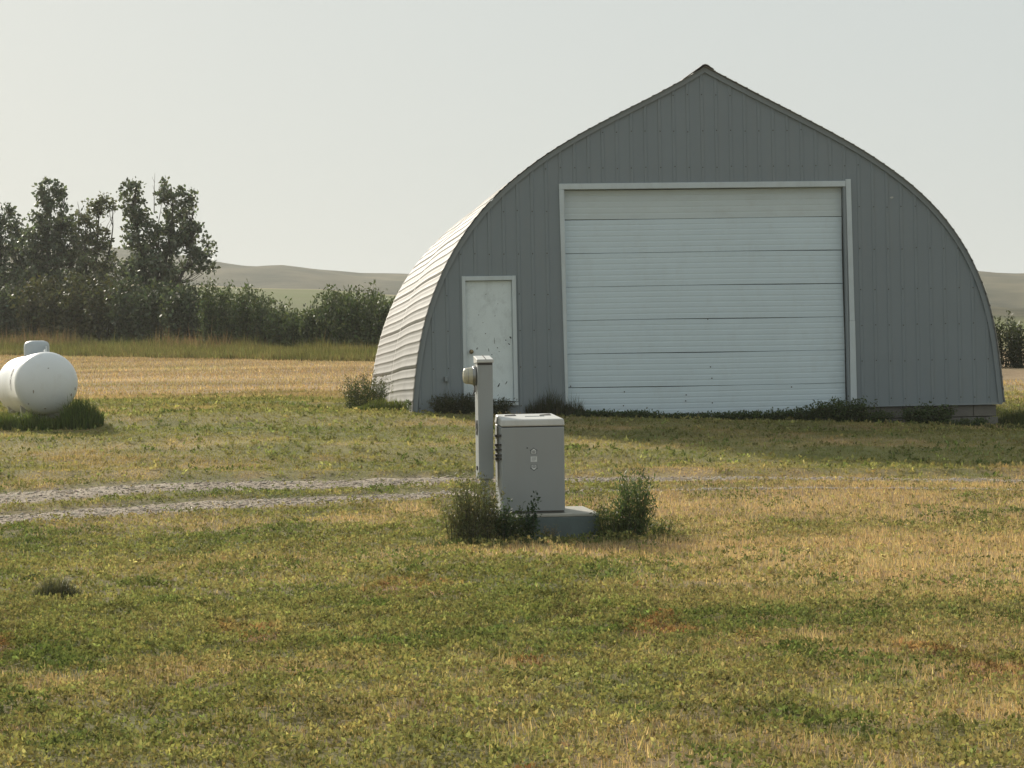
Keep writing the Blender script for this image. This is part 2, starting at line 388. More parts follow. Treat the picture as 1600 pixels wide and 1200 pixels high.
V, F, cc = rut_strip(RUT_A, wA, -13.5, 11); np_mesh("gravel_track", V, F, M['gravel'], cols=cc, smooth=True, kind="structure")
V, F, cc = rut_strip(RUT_B, wB, -13.5, 6.5); np_mesh("gravel_track", V, F, M['gravel'], cols=cc, smooth=True, kind="structure")

# ------------------------------------------------------------------ scatter builders
def rand_dirs(n, up=.0):
    d = rng.normal(size=(n, 3)); d[:, 2] = d[:, 2] + up
    return d / np.linalg.norm(d, axis=1, keepdims=True)
def leaves_mesh(C, size, asp=.55, up=.2, droop=0.):
    """one pointed quad per leaf. C (n,3), size (n,) length"""
    n = len(C); d = rand_dirs(n, up); d[:, 2] -= droop; d /= np.linalg.norm(d, axis=1, keepdims=True)
    q = np.cross(d, rand_dirs(n)); q /= np.linalg.norm(q, axis=1, keepdims=True) + 1e-9
    s = size[:, None]; a = C; b = C + d * s * .45 + q * s * asp * .5; c = C + d * s; e = C + d * s * .45 - q * s * asp * .5
    V = np.stack([a, b, c, e], 1).reshape(-1, 3); F = np.arange(4 * n).reshape(n, 4)
    return V, F
def blades_mesh(P, h, wd, lean, az=None, bend=True):
    """grass blades: P (n,3) roots; a quad low and a triangle above when bend, else one triangle"""
    n = len(P); a = rng.uniform(0, 2 * np.pi, n) if az is None else az
    t = rng.uniform(0, 2 * np.pi, n)
    sd = np.stack([np.cos(t), np.sin(t), np.zeros(n)], 1) * (wd * .5)[:, None]
    ln = np.stack([np.cos(a) * lean, np.sin(a) * lean, np.zeros(n)], 1)
    up = np.zeros((n, 3)); up[:, 2] = 1
    if not bend:
        tip = P + (up * np.sqrt(np.maximum(1 - lean ** 2, .05))[:, None] + ln) * h[:, None]
        V = np.stack([P - sd, P + sd, tip], 1).reshape(-1, 3); return V, np.arange(3 * n).reshape(n, 3), 3
    mid = P + (up * .6 + ln * .28) * h[:, None]; tip = P + (up * (1 - .45 * lean)[:, None] + ln) * h[:, None]
    V = np.stack([P - sd, P + sd, mid + sd * .7, mid - sd * .7, tip], 1).reshape(-1, 3); b = np.arange(n) * 5
    return V, [np.stack([b, b + 1, b + 2, b + 3], 1), np.stack([b + 3, b + 2, b + 4], 1)], 5
def jitter_col(c, k=.22, hue=.08):
    n = len(c); b = np.exp(rng.normal(0, k, n))[:, None]; t = rng.normal(0, hue, (n, 3))
    return np.clip(c * b * (1 + t), .004, .9)

def wedge(n, y0, y1, side=.205, marg=2.2, power=1.0):
    """random ground points in the wedge the camera (and a step aside) looks over"""
    y = np.sqrt(rng.uniform(0, 1, n) * (y1 ** 2 - y0 ** 2) + y0 ** 2) if power == 1.0 else rng.uniform(y0, y1, n)
    x = rng.uniform(-1, 1, n) * (side * y + marg); return x, y
TH = R(6.24); BE = np.array([math.cos(TH), math.sin(TH)]); BN = np.array([math.sin(TH), -math.cos(TH)]); BP = np.array([-1.641, 45.3]); BW, BL = 9.955, 12.3
def in_barn(x, y, pad=.0):
    s = (x - BP[0]) * BE[0] + (y - BP[1]) * BE[1]; l = -((x - BP[0]) * BN[0] + (y - BP[1]) * BN[1])
    return (s > -pad) & (s < BW + pad) & (l > -pad) & (l < BL + pad)
PAD_R = R(6)
def in_pad(x, y):
    dx, dy = x - .22, y - 27.32; c, s = math.cos(PAD_R), math.sin(PAD_R)
    return (np.abs(dx * c + dy * s) < .62) & (np.abs(-dx * s + dy * c) < .38)
def gz(x, y): return terrain(x, y) + .018 * fbm(x * 3.1, y * 3.1, 15, 3) * sstep(80, 35, y)

# near lawn: leafy ground cover in the green, straw in the dry
def lawn(name, n_leaf, n_blade, y0, y1, k, hk=1.0, ln=.35):
    x, y = wedge(n_leaf, y0, y1); d = dryness(x, y)
    keep = (rng.uniform(0, 1, n_leaf) > d * .88) & (rng.uniform(0, 1, n_leaf) > rut_mask(x, y) * .97) & ~in_pad(x, y) & ~in_barn(x, y)
    clump = fbm(x * 4.2, y * 3.4, 201, 3)
    keep &= rng.uniform(0, 1, n_leaf) < .30 + 1.6 * sstep(-.5, .25, clump)
    x, y, clump = x[keep], y[keep], clump[keep]; n = len(x)
    mound = .010 + .085 * sstep(-.35, .55, clump) * (1 - .45 * sstep(20, 36, y))
    h = mound * (1 - .75 * rng.beta(1.0, 2.4, n)) * k ** .3 * (1 - .45 * sstep(34, 36, y))
    c = ground_col(x, y); c = mix(c, mix(GREEN * .85, YGREEN * 1.15, np.clip(.5 + .9 * fbm(x * 2.1, y * 2.1, 6, 3), 0, 1)), rng.uniform(.2, .75, n))
    c = mix(c, np.array([.085, .125, .042]), sstep(.05, .5, fbm(x * 1.3 + 3, y * .9, 207, 3)) * .7)
    c = c * np.exp(.34 * fbm(x * 3.3, y * 2.4, 211, 3))[:, None]
    c = jitter_col(c, .20, .05)
    q = 4                                                     # every plant is a sprig of a few leaves of one colour
    P = np.repeat(np.stack([x, y, gz(x, y) + h], 1), q, 0); P = P + rng.normal(0, .006 * k, P.shape) * np.array([1, 1, .5])
    Vl, Fl = leaves_mesh(P, rng.uniform(.014, .030, n * q) * k, .52, .75)
    c = jitter_col(np.repeat(c, q, 0), .13, .03)
    o1 = np_mesh("lawn_cover", Vl, Fl, M['blade'], cols=np.repeat(c, 4, 0), kind="stuff"); tag(o1, kind="stuff")
    x, y = wedge(n_blade, y0, y1); d = dryness(x, y)
    keep = (rng.uniform(0, 1, n_blade) < (.30 + .70 * d if y0 < 34 else 1.0)) & (rng.uniform(0, 1, n_blade) > rut_mask(x, y) * .95) & ~in_pad(x, y) & ~in_barn(x, y)
    x, y, d = x[keep], y[keep], d[keep]; n = len(x)
    h = rng.gamma(4.5, .0088, n) * (.75 + .35 * d) * (1 + .25 * fbm(x * 1.3, y * 1.3, 301, 3)); wd = rng.uniform(.004, .008, n) * k
    Vb, Fb, m = blades_mesh(np.stack([x, y, gz(x, y) - .004], 1), h * k ** .35 * hk, wd, np.abs(rng.normal(ln, .3, n)).clip(0, .95), bend=False)
    c = ground_col(x, y); dry = rng.uniform(0, 1, n) < .28 + .65 * d
    pick = 1.0 if y0 < 34 else .22                             # the far sward keeps to its own colour
    c = np.where(dry[:, None], mix(c, mix(TAN, STRAW, rng.uniform(0, 1, n)), rng.uniform(.3, .85, n) * pick), mix(c, GREEN * 1.1, .45 * pick))
    c = jitter_col(c, .22 if y0 < 34 else .13, .05 if y0 < 34 else .03)
    o2 = np_mesh("lawn_grass", Vb, Fb, M['blade'], cols=np.repeat(c, m, 0), kind="stuff")
    return o1, o2
lawn("near", 135000, 320000, 9.4, 19.5, 1.0)
lawn("middle", 86000, 290000, 19.5, 34.5, 1.35)
lawn("upper", 14000, 640000, 34.5, 56, 2.5, .62, .7)

# mown stubble and hay lines farther off
n = 260000
x, y = wedge(n, 50, 108, .205, 2.0); ed = edge_dist(x, y)
keep = (ed < .2) & ~in_barn(x, y); x, y = x[keep], y[keep]; n = len(x)
h = rng.gamma(4, .012, n); c = jitter_col(ground_col(x, y), .22, .05)
V, F, m = blades_mesh(np.stack([x, y, gz(x, y)], 1), h, rng.uniform(.015, .03, n), np.abs(rng.normal(.35, .25, n)).clip(0, .9), bend=False)
np_mesh("field_stubble", V, F, M['blade'], cols=np.repeat(c, m, 0), kind="stuff")

# unmown grass strip before the hedge
n = 150000
t = rng.uniform(-20, 40, n); o_ = rng.uniform(0, 7.5, n)
jag = .5 * fbm(t * .5, t * 0, 3, 3)
x = EDGE_A[0] + EDGE_D[0] * t + EDGE_N[0] * (o_ + jag); y = EDGE_A[1] + EDGE_D[1] * t + EDGE_N[1] * (o_ + jag)
keep = ~in_barn(x, y, .1) & (x < 3); x, y, o_, t = x[keep], y[keep], o_[keep], t[keep]; n = len(x)
h = rng.gamma(9, .030, n) * (1 + .8 * fbm(x * .5, y * .5, 13, 3)) * (.75 + .6 * sstep(3, 7, o_))
c = mix(np.array([.120, .120, .048]), np.array([.205, .175, .085]), np.clip(.5 + fbm(x * .35, y * .8, 17, 3) - .25 * sstep(0, 3.5, o_) + rng.normal(0, .18, n), 0, 1))
red = (rng.uniform(0, 1, n) < .55 * sstep(4.5, 6.5, o_) * sstep(-.1, .35, fbm(t * .35, o_ * .3, 27, 2)))
tallw = (rng.uniform(0, 1, n) < .10 * sstep(4, 6.5, o_)); h = np.where(tallw | red, h * rng.uniform(1.1, 1.9, n), h)
c = np.where(red[:, None], np.array([.185, .125, .080]), c); c = np.where(tallw[:, None], np.array([.075, .085, .04]), c); c = jitter_col(c, .26, .07)
V, F, m = blades_mesh(np.stack([x, y, gz(x, y)], 1), h, rng.uniform(.015, .034, n), np.abs(rng.normal(.2, .2, n)).clip(0, .8), bend=False)
np_mesh("tall_grass", V, F, M['blade'], cols=np.repeat(c, m, 0), kind="stuff")

# loose stones on the ruts
n = 24000
xs, ys = [], []
for rut, wf in ((RUT_A, wA), (RUT_B, wB)):
    x = rng.uniform(-12.5, 8, n // 2); yy = np.interp(x, rut[:, 0], rut[:, 1]) + rng.normal(0, .5, n // 2) * wf(x); xs.append(x); ys.append(yy)
x = np.concatenate(xs); y = np.concatenate(ys); n = len(x)
s = rng.gamma(2.0, .0042, n) + .004
oc = np.array([(1, 0, 0), (0, 1, 0), (-1, 0, 0), (0, -1, 0), (0, 0, .7), (0, 0, -.4)])
V = oc[None] * s[:, None, None] * rng.uniform(.6, 1.3, (n, 6, 1)) * np.array([1, 1, .7]); rot = rng.uniform(0, 6.28, n); cR, sR = np.cos(rot), np.sin(rot)
V = np.stack([V[..., 0] * cR[:, None] - V[..., 1] * sR[:, None], V[..., 0] * sR[:, None] + V[..., 1] * cR[:, None], V[..., 2]], -1) + np.stack([x, y, gz(x, y) + .008], 1)[:, None, :]
fo = np.array([(0, 1, 4), (1, 2, 4), (2, 3, 4), (3, 0, 4), (1, 0, 5), (2, 1, 5), (3, 2, 5), (0, 3, 5)])
F = (np.arange(n)[:, None, None] * 6 + fo[None]).reshape(-1, 3)
c = jitter_col(np.tile(np.array([.42, .355, .285]), (n, 1)), .20, .04)
np_mesh("gravel", V.reshape(-1, 3), F, M['stone'], cols=np.repeat(c, 6, 0), kind="stuff")

# ------------------------------------------------------------------ BARN
barn = thing("barn", (BP[0], BP[1], .91), "large grey barn with a curved pointed roof and a white overhead door", "barn", TH)
ZB = .38
Lp = [(4.973, 6.967), (3.882, 6.398), (3.447, 6.167), (2.797, 5.799), (2.364, 5.57), (1.931, 5.266), (1.498, 4.91), (1.249, 4.68), (1.01, 4.386), (0.693, 3.883), (0.517, 3.537), (0.317, 3.044), (0.157, 2.413), (0.065, 1.993), (0.017, 1.678), (0.001, 1.394), (0, 1.29)]
Rp = [(4.973, 6.967), (5.508, 6.675), (6.046, 6.415), (6.584, 6.111), (7.125, 5.849), (7.665, 5.511), (8.206, 5.162), (8.745, 4.661), (9.112, 4.28), (9.283, 4.008), (9.495, 3.607), (9.703, 3.01), (9.824, 2.469), (9.91, 1.82), (9.952, 1.366), (9.955, 1.29)]
Lp = [(a, c - .91) for a, c in Lp]; Rp = [(a, c - .91) for a, c in Rp]
def half(pts):
    p = np.array(pts); d = np.concatenate([[0], np.cumsum(np.hypot(*np.diff(p, axis=0).T))]); t = d / d[-1]
    wt = np.ones(len(t)); wt[0] = 12; wt[-1] = 12
    cs = np.polyfit(t, p[:, 0], 5, w=wt); cz = np.polyfit(t, p[:, 1], 5, w=wt)
    tt = np.linspace(0, 1, 400); q = np.stack([np.polyval(cs, tt), np.polyval(cz, tt)], 1)
    L = np.concatenate([[0], np.cumsum(np.hypot(*np.diff(q, axis=0).T))])
    return q, L
QL, LL = half(Lp); QR, LR = half(Rp)
def on_half(side, u):
    q, L = (QL, LL) if side < 0 else (QR, LR)
    u = np.asarray(u, float); s = np.interp(u, L, q[:, 0]); z = np.interp(u, L, q[:, 1])
    e = .02; ds = np.interp(u + e, L, q[:, 0]) - np.interp(u - e, L, q[:, 0]); dz = np.interp(u + e, L, q[:, 1]) - np.interp(u - e, L, q[:, 1])
    ln = np.hypot(ds, dz) + 1e-9
    nx_, nz_ = -dz / ln, ds / ln
    flip = np.where(nx_ * side < -1e-6, -1, 1) if side > 0 else np.where(nx_ > 1e-6, -1, 1)
    nx_, nz_ = nx_ * flip, nz_ * flip
    return s, z, nx_, nz_
zl = lambda s: np.interp(s, np.concatenate([QL[::-1, 0], QR[1:, 0]]), np.concatenate([QL[::-1, 1], QR[1:, 1]]))

# roof sheets, courses lapped like the real ones
def rib(u, pit):
    p = np.mod(u, pit) / pit
    r = np.interp(p, [0, .30, .36, .42, .48, .74, .95, .985, 1], [0, 0, .002, .002, 0, 0, .0085, .0075, 0])   # each rib rolls out and drops sharply downhill
    return r
for side in (-1, 1):
    Lt = (LL if side < 0 else LR)[-1]; ncourse = int(round(Lt / .8)); cw = Lt / ncourse
    for j in range(ncourse):
        u0, u1 = j * cw, min((j + 1) * cw + (.05 if j < ncourse - 1 else 0), Lt)
        pit = cw / 4; base = np.arange(0, cw + .06, pit)
        us = np.unique(np.concatenate([[u0, u1]] + [u0 + b + pit * np.array([0, .30, .36, .42, .48, .74, .85, .95, .985]) for b in base])); us = us[(us >= u0) & (us <= u1)]
        s, z, nx_, nz_ = on_half(side, us)
        for k, (l0, l1) in enumerate(((-.10, 6.25), (6.18, BL + .1))):
            ls = np.linspace(l0, l1, 26)
            U, Lg = np.meshgrid(us, ls)
            sag = .013 * np.sin((Lg - 1.0) * 2 * np.pi / 8.6) + .008 * fbm(Lg * .33, U * .10 + 3 + side, 57, 2)   # the laps wander together between the trusses
            off = .012 + rib(us - u0, pit)[None, :] + .006 * np.sin(Lg * 1.1 + U * .8 + side) + .006 * fbm(Lg * .5, U * .7, 37, 2) + (.0022 * (us - u0) / cw)[None, :] + (.003 if k == 0 else 0)
            wob = sag + .006 * vnoise(Lg * .7, U * 0 + j * 3.1, 21)
            tx, tz = (nz_, -nx_)
            Vx = s[None, :] + nx_[None, :] * off + tx[None, :] * wob; Vz = z[None, :] + nz_[None, :] * off + tz[None, :] * wob
            V = np.stack([Vx.ravel(), Lg.ravel(), Vz.ravel()], 1); nu = len(us)
            i = (np.arange(len(ls) - 1)[:, None] * nu + np.arange(nu - 1)[None, :]).ravel()
            o = np_mesh("roof_sheet", V, np.stack([i, i + 1, i + nu + 1, i + nu], 1), M['galv'], barn)
            mo = o.modifiers.new("t", 'SOLIDIFY'); mo.thickness = .003; mo.offset = 0
# ridge cap
b = MB()
cs_ = [(-.15, -.066), (-.09, -.026), (-.045, .010), (0, .022), (.045, .010), (.09, -.026), (.15, -.066)]
for l in np.linspace(-.13, BL + .1, 12):
    b.v += [(4.973 + a, l, 6.082 + c) for a, c in cs_]
for i in range(11):
    for k in range(6): b.f.append((i * 7 + k, i * 7 + k + 1, (i + 1) * 7 + k + 1, (i + 1) * 7 + k))
o = b.build("ridge_cap", M['galv'], barn); mo = o.modifiers.new("t", 'SOLIDIFY'); mo.thickness = .006; mo.offset = 0

# gable trims: a folded band following the arch
for side in (-1, 1):
    Lt = (LL if side < 0 else LR)[-1]; us = np.linspace(0, Lt, 90); s, z, nx_, nz_ = on_half(side, us)
    b = MB()
    ws = .070
    for a, zz_, px_, pz_ in zip(s, z, nx_, nz_):
        b.v += [(a + px_ * .008, -.045, zz_ + pz_ * .008), (a - px_ * ws, -.042, zz_ - pz_ * ws), (a - px_ * ws, -.004, zz_ - pz_ * ws), (a + px_ * .008, .0, zz_ + pz_ * .008)]
    for i in range(89):
        for k in range(4):
            q = (i * 4 + k, i * 4 + (k + 1) % 4, (i + 1) * 4 + (k + 1) % 4, (i + 1) * 4 + k); b.f.append(q if side < 0 else q[::-1])
    b.build("gable_trim", M['siding_trim'], barn)

# front wall: ribbed steel sheets with openings
GA = (2.56, 7.335, .14, 4.055); WA = (.885, 1.705, .51, 2.58)
def front_rib(s):
    p = np.mod(s, .24) / .24
    return np.interp(p, [0, .36, .41, .59, .64, 1], [0, 0, -.012, -.012, 0, 0])
sheet_w = .96; edges = np.arange(0, 9.95, sheet_w)
for k in range(len(edges)):
    s0, s1 = edges[k] - (.0 if k else -.012), min(edges[k] + sheet_w + .015, BW - .012)
    if s1 - s0 < .05: continue
    bp_ = [s0, s1] + [v for v in (GA[0], GA[1], WA[0], WA[1]) if s0 < v < s1] + [4.973] * (s0 < 4.973 < s1)
    q = np.arange(math.floor(s0 / .24) - 1, math.ceil(s1 / .24) + 1) * .24
    for fr in (0.0, .36, .41, .59, .64): bp_ += [v for v in q + fr * .24 if s0 < v < s1]
    bp_ = sorted(set(np.round(bp_, 4))); b = MB(); lap = .0025 * (k % 2)
    for a, c in zip(bp_[:-1], bp_[1:]):
        mid = (a + c) / 2; holes = [o_[2:] for o_ in (GA, WA) if o_[0] - 1e-4 < mid < o_[1] + 1e-4]
        ya, yc = front_rib(a + 1e-6) - lap, front_rib(c - 1e-6) - lap
        za, zc = float(zl(a)), float(zl(c)); lo = ZB
        spans = []
        for h0, h1 in sorted(holes): spans.append((lo, lo, h0, h0)); lo = h1
        spans.append((lo, lo, za, zc))
        for z0, z0c, z1, z1c in spans:
            if min(z1, z1c) - z0 < .002: continue
            b.add([(a, ya, z0), (c, yc, z0c), (c, yc, z1c), (a, ya, z1)], [(0, 1, 2, 3)])
    b.build("wall_sheet", M['siding'], barn)
# screw rows over the girts
b = MB()
for zrow in (.48, 1.12, 1.72, 2.32, 3.0, 3.7, 4.4, 5.0, 5.6):
    for s in np.arange(.12, 9.93, .24):
        if zrow > zl(s) - .14 or (GA[0] - .1 < s < GA[1] + .14 and zrow < 4.3) or (WA[0] - .08 < s < WA[1] + .08 and zrow < 2.8): continue
        s_ = s + random.uniform(-.008, .008); z_ = zrow + random.uniform(-.012, .012); r = .008
        b.box(s_ - r, s_ + r, -.026, -.016, z_ - r, z_ + r)
b.build("screw", M['hinge'], barn, kind="stuff")
# flashing at the foot of the wall, rear wall
b = MB(); b.box(7.45, BW - .01, -.035, -.001, ZB - .028, ZB - .001); b.build("base_flashing", M['siding_trim'], barn)
b = MB(); b.box(.02, 2.49, -.035, -.001, ZB - .028, ZB - .001); b.build("base_flashing", M['siding_trim'], barn)
ss = np.concatenate([QL[::-12, 0], QR[12::12, 0], ]); zs = zl(ss)
b = MB(); n = len(ss); b.v = [(a, BL - .03, c) for a, c in zip(ss, zs)] + [(a, BL - .03, ZB - .1) for a in ss]
for i in range(n - 1): b.f.append((i, i + 1, n + i + 1, n + i))
b.build("rear_wall", M['siding'], barn)
# foundation of concrete blocks
fd = MB().box(.14, BW - .19, .22, .30, -.35, ZB - .03).box(.10, .30, .30, BL - .1, -.35, ZB - .01).box(BW - .29, BW - .09, .30, BL - .1, -.35, ZB - .01).build("foundation", M['block'], barn)
for s0, s1 in ((7.46, BW - .07), (.09, 2.50)):
    for row, (z0, z1) in enumerate(((ZB - .225, ZB - .032), (ZB - .428, ZB - .235), (ZB - .63, ZB - .438))):
        x = s0 - (.2 if row % 2 else 0)
        while x < s1 - .02:
            a, c = max(x + .005, s0), min(x + .395, s1)
            if c - a > .04:
                yo = .028 + random.uniform(-.006, .006)
                MB().box(a, c, yo, .216, z0 + random.uniform(0, .004), z1).build("block", M['block'], fd, bevel=.006, seg=1)
            x += .4
# garage door
gd = bpy.data.objects.new("garage_door", None); COL.objects.link(gd); gd.parent = barn
lines = [4.048, 3.553, 2.994, 2.435, 1.876, 1.317, .7585, .20]
for k in range(7):
    z1, z0 = lines[k] - .0028, lines[k + 1] + .0028
    b = MB(); n = max(2, int(round((z1 - z0) / .0935))); zz_ = [(z0, .008), (z0 + .006, 0)]
    for i in range(1, n):
        zc = z0 + (z1 - z0) * i / n; zz_ += [(zc - .018, 0), (zc - .006, .0026), (zc + .006, .0026), (zc + .018, 0)]
    zz_ += [(z1 - .006, 0), (z1, .008)]
    xs_ = np.linspace(2.575, 7.29, 14)
    dent = lambda x_, z_: .004 * math.sin(x_ * 2.3 + k * 1.7) + .003 * math.sin(x_ * 5.1 + z_ * 3)
    for z_, d_ in zz_: b.v += [(x_, .105 + d_ + dent(x_, z_), z_ + .0045 * math.sin(x_ * 1.1 + k)) for x_ in xs_]
    for i in range(len(zz_) - 1):
        for q in range(13): b.f.append((i * 14 + q, i * 14 + q + 1, (i + 1) * 14 + q + 1, (i + 1) * 14 + q))
    o = b.build("door_panel", M['door_top'] if k == 0 else M['door_white'], gd); mo = o.modifiers.new("t", 'SOLIDIFY'); mo.thickness = .03; mo.offset = -1
    if k == 0: o["label"] = "warmer grey top panel of the overhead door"
MB().box(2.50, 7.40, .18, .20, .1, 4.1).build("backing", M['dark'], gd)
b = MB()
for px, pz in ((5.05, 1.92), (5.08, 1.12), (5.1, .93), (2.72, .84), (3.62, .73), (4.66, .66), (6.45, .76), (5.1, .52), (4.65, .56), (3.6, .5)):
    b.box(px - .009 - .08, px + .009 - .08, .095, .1, pz - .059, pz - .041)
b.build("bolt", M['hinge'], gd, kind="stuff")
# overhead door trims: header, left and bent right jamb with their returns
MB().box(2.493, 7.332, -.040, .10, 4.050, 4.145).build("door_header", M['trim_white'], barn, bevel=.004, seg=1)
MB().hexa([(2.538, -.04, .12), (2.580, -.04, .12), (2.580, .10, .12), (2.538, .10, .12), (2.494, -.04, 4.049), (2.575, -.04, 4.049), (2.575, .10, 4.049), (2.494, .10, 4.049)]).build("door_jamb", M['trim_white'], barn, bevel=.004, seg=1)
jr = MB().hexa([(7.352, -.045, 1.80), (7.440, -.045, 1.80), (7.440, .0, 1.80), (7.352, .0, 1.80), (7.335, -.045, 4.172), (7.420, -.045, 4.172), (7.420, 0, 4.172), (7.335, 0, 4.172)])
jr.hexa([(7.338, -.05, .12), (7.450, -.05, .12), (7.450, .0, .12), (7.338, .0, .12), (7.349, -.05, 1.798), (7.443, -.05, 1.798), (7.443, 0, 1.798), (7.349, 0, 1.798)])
jr.build("door_jamb", M['trim_white'], barn, bevel=.004, seg=1)["label"] = "right jamb of the overhead door, patched with a wider piece at its foot"
MB().hexa([(7.305, -.03, .12), (7.337, -.03, .12), (7.337, .10, .12), (7.305, .10, .12), (7.292, -.03, 4.049), (7.334, -.03, 4.049), (7.334, .10, 4.049), (7.292, .10, 4.049)]).build("jamb_return", M['siding_trim'], barn)
MB().tube([(7.292 + .008 * math.sin(z_ * 1.7), .080, z_) for z_ in np.linspace(.16, 4.03, 20)], .012, 5).build("weather_strip", M['rubber'], barn)
# walk door
wd_ = bpy.data.objects.new("walk_door", None); COL.objects.link(wd_); wd_.parent = barn
MB().box(.909, 1.677, .035, .075, .560, 2.556).build("door_leaf", M['walk_white'], wd_, bevel=.004, seg=1)
MB().box(.905, 1.680, .03, .05, .543, .559).build("door_sweep", M['rubber'], wd_)
b = MB(); b.lathe([(.0, -.052), (.020, -.05), (.029, -.036), (.029, -.022), (.016, -.008), (.013, .01), (.036, .012), (.036, .034)], 'y', (.99, 0, 1.39), 16); b.build("door_knob", M['brass'], wd_, smooth=True)
def blob(b, cx_, cz_, rx, rz, y, n=9, ang=0.):
    ps = []
    for i in range(n):
        t = 2 * math.pi * i / n; r_ = random.uniform(.65, 1.15); a, c = math.cos(t) * rx * r_, math.sin(t) * rz * r_
        ps.append((cx_ + a * math.cos(ang) - c * math.sin(ang), y, cz_ + a * math.sin(ang) + c * math.cos(ang)))
    b.add(ps, [tuple(range(n))])
b = MB()
for cx_, cz_, rx, rz, a_ in ((1.665, 1.70, .018, .026, .5), (1.585, 1.655, .014, .012, 0), (1.64, 1.59, .026, .010, -.5), (1.39, 1.64, .005, .075, 0), (1.09, 1.52, .010, .022, 0), (1.1, 1.535, .018, .006, 0), (1.24, 1.77, .012, .008, 0), (1.44, 1.53, .010, .014, .6), (1.47, 1.47, .012, .006, 0), (1.29, 1.5, .005, .04, .1), (1.13, 2.08, .006, .014, 0), (1.46, 2.26, .012, .006, .4), (1.26, 2.42, .014, .005, .6), (1.45, .91, .012, .045, -.5), (1.58, .95, .008, .035, -.5), (.95, .78, .006, .05, 0), (1.41, 2.06, .014, .005, .6), (1.2, 1.95, .01, .006, 0), (1.34, 1.42, .012, .008, 0)):
    blob(b, .909 + (cx_ - .909) * .97, cz_ - .085, rx * .9, rz * .9, .0335, ang=a_)
b.build("paint_scuff", M['chip'], wd_, kind="stuff")
for nm, bx in (("door_frame", (.847, .907, -.035, .07, .555, 2.634)), ("door_frame", (1.680, 1.745, -.035, .07, .555, 2.634)), ("door_frame", (.9075, 1.6795, -.033, .07, 2.560, 2.632)), ("threshold", (.840, 1.750, -.045, .07, .490, .541))):
    MB().box(*bx).build(nm, M['trim_white'], wd_, bevel=.004, seg=1)
# outlet box and a pale scuff high on the gable
MB().box(.530, .585, -.055, -.015, .90, .985).box(.537, .578, -.064, -.0555, .905, .98).build("outlet_box", M['siding_trim'], barn, bevel=.004, seg=1)
MB().box(.520, .5295, -.05, -.015, .90, .985).build("outlet_gasket", M['rubber'], barn)
b = MB(); blob(b, 8.12, 3.86, .035, .02, -.0215); b.build("pale_scuff", M['pale_mark'], barn)

# ------------------------------------------------------------------ ELECTRICAL CABINET, PAD, METER PEDESTAL
ty = R(6); ez = np.array([math.cos(ty), math.sin(ty)]); nz2 = np.array([math.sin(ty), -math.cos(ty)])
Q = (.277, 26.98)   # front face line of the cabinet
pad = thing("concrete_pad", (Q[0], Q[1], .015), "low grey concrete plinth with sloping sides under the electrical cabinet", "concrete base", ty)
b = MB(); zt_ = .288; TILT = R(3.4)   # the plinth has heaved: it and the cabinet lean a little forward
zs = zt_ - .035
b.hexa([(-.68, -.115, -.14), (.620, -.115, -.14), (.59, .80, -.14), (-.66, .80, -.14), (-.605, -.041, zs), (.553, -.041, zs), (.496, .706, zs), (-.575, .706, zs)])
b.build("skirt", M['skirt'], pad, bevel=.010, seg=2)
MB().hexa([(-.603, -.040, zs + .001), (.551, -.040, zs + .001), (.494, .704, zs + .001), (-.573, .704, zs + .001), (-.598, -.034, zt_), (.546, -.034, zt_), (.490, .70, zt_), (-.57, .70, zt_)]).build("slab_top", M['concrete'], pad, bevel=.012, seg=3)
pad.rotation_euler = (TILT, 0, ty)
cabt = thing("electrical_cabinet", (Q[0], Q[1], zt_ + .016), "grey steel electrical cabinet with a lift-up lid, standing on a concrete plinth", "electrical cabinet", ty)
cabt.rotation_euler = (TILT, 0, ty)
CW0, CW1, CD = -.396, .222, .64; ZS = .858; ZL = .926
MB().box(CW0, CW1, 0, CD, .004, ZS - .010).build("body", M['cab'], cabt, bevel=.010, seg=3)
MB().box(CW0 + .01, CW1 - .01, .01, CD - .01, ZS - .012, ZS + .003).build("lid_gap", M['dark'], cabt)
b = MB(); b.hexa([(CW0 - .006, -.008, ZS - .001), (CW1 + .006, -.008, ZS - .001), (CW1 + .006, CD + .008, ZS - .001), (CW0 - .006, CD + .008, ZS - .001), (CW0 + .002, .002, ZL), (CW1 - .002, .002, ZL), (CW1 - .045, CD, ZL + .016), (CW0 + .008, CD, ZL + .016)])
lid = b.build("lid", M['lid'], cabt, bevel=.014, seg=3)
for cx_ in (-.265, .085):
    MB().hexa([(cx_ - .058, .40, ZL + .0095), (cx_ + .058, .40, ZL + .0095), (cx_ + .058, .52, ZL + .0135), (cx_ - .058, .52, ZL + .0055), (cx_ - .058, .40, ZL + .0165), (cx_ + .058, .40, ZL + .0165), (cx_ + .058, .52, ZL + .0215), (cx_ - .058, .52, ZL + .0125)]).build("lid_hinge", M['hinge'], cabt, bevel=.002, seg=1)
MB().box(-.13, .06, .30, .312, ZL + .006, ZL + .014).build("lid_rib", M['lid'], cabt)
for zc in (.74, .648, .600, .545, .510):
    zc = zc + .02
    MB().hexa([(CW0 - .016, .012, zc), (CW0 + .002, .012, zc), (CW0 + .002, .62, zc - .042), (CW0 - .016, .62, zc - .042), (CW0 - .016, .012, zc + .022), (CW0 + .002, .012, zc + .022), (CW0 + .002, .62, zc - .020), (CW0 - .016, .62, zc - .020)]).build("louver", M['hinge'], cabt)
MB().box(CW0 + .01, CW1 - .012, -.004, .001, .012, .026).build("lower_lip", M['hinge'], cabt)
MB().lathe([(0, -.006), (.006, -.005), (.007, 0)], 'y', (-.145, 0, .645), 8).build("bolt", M['hinge'], cabt)
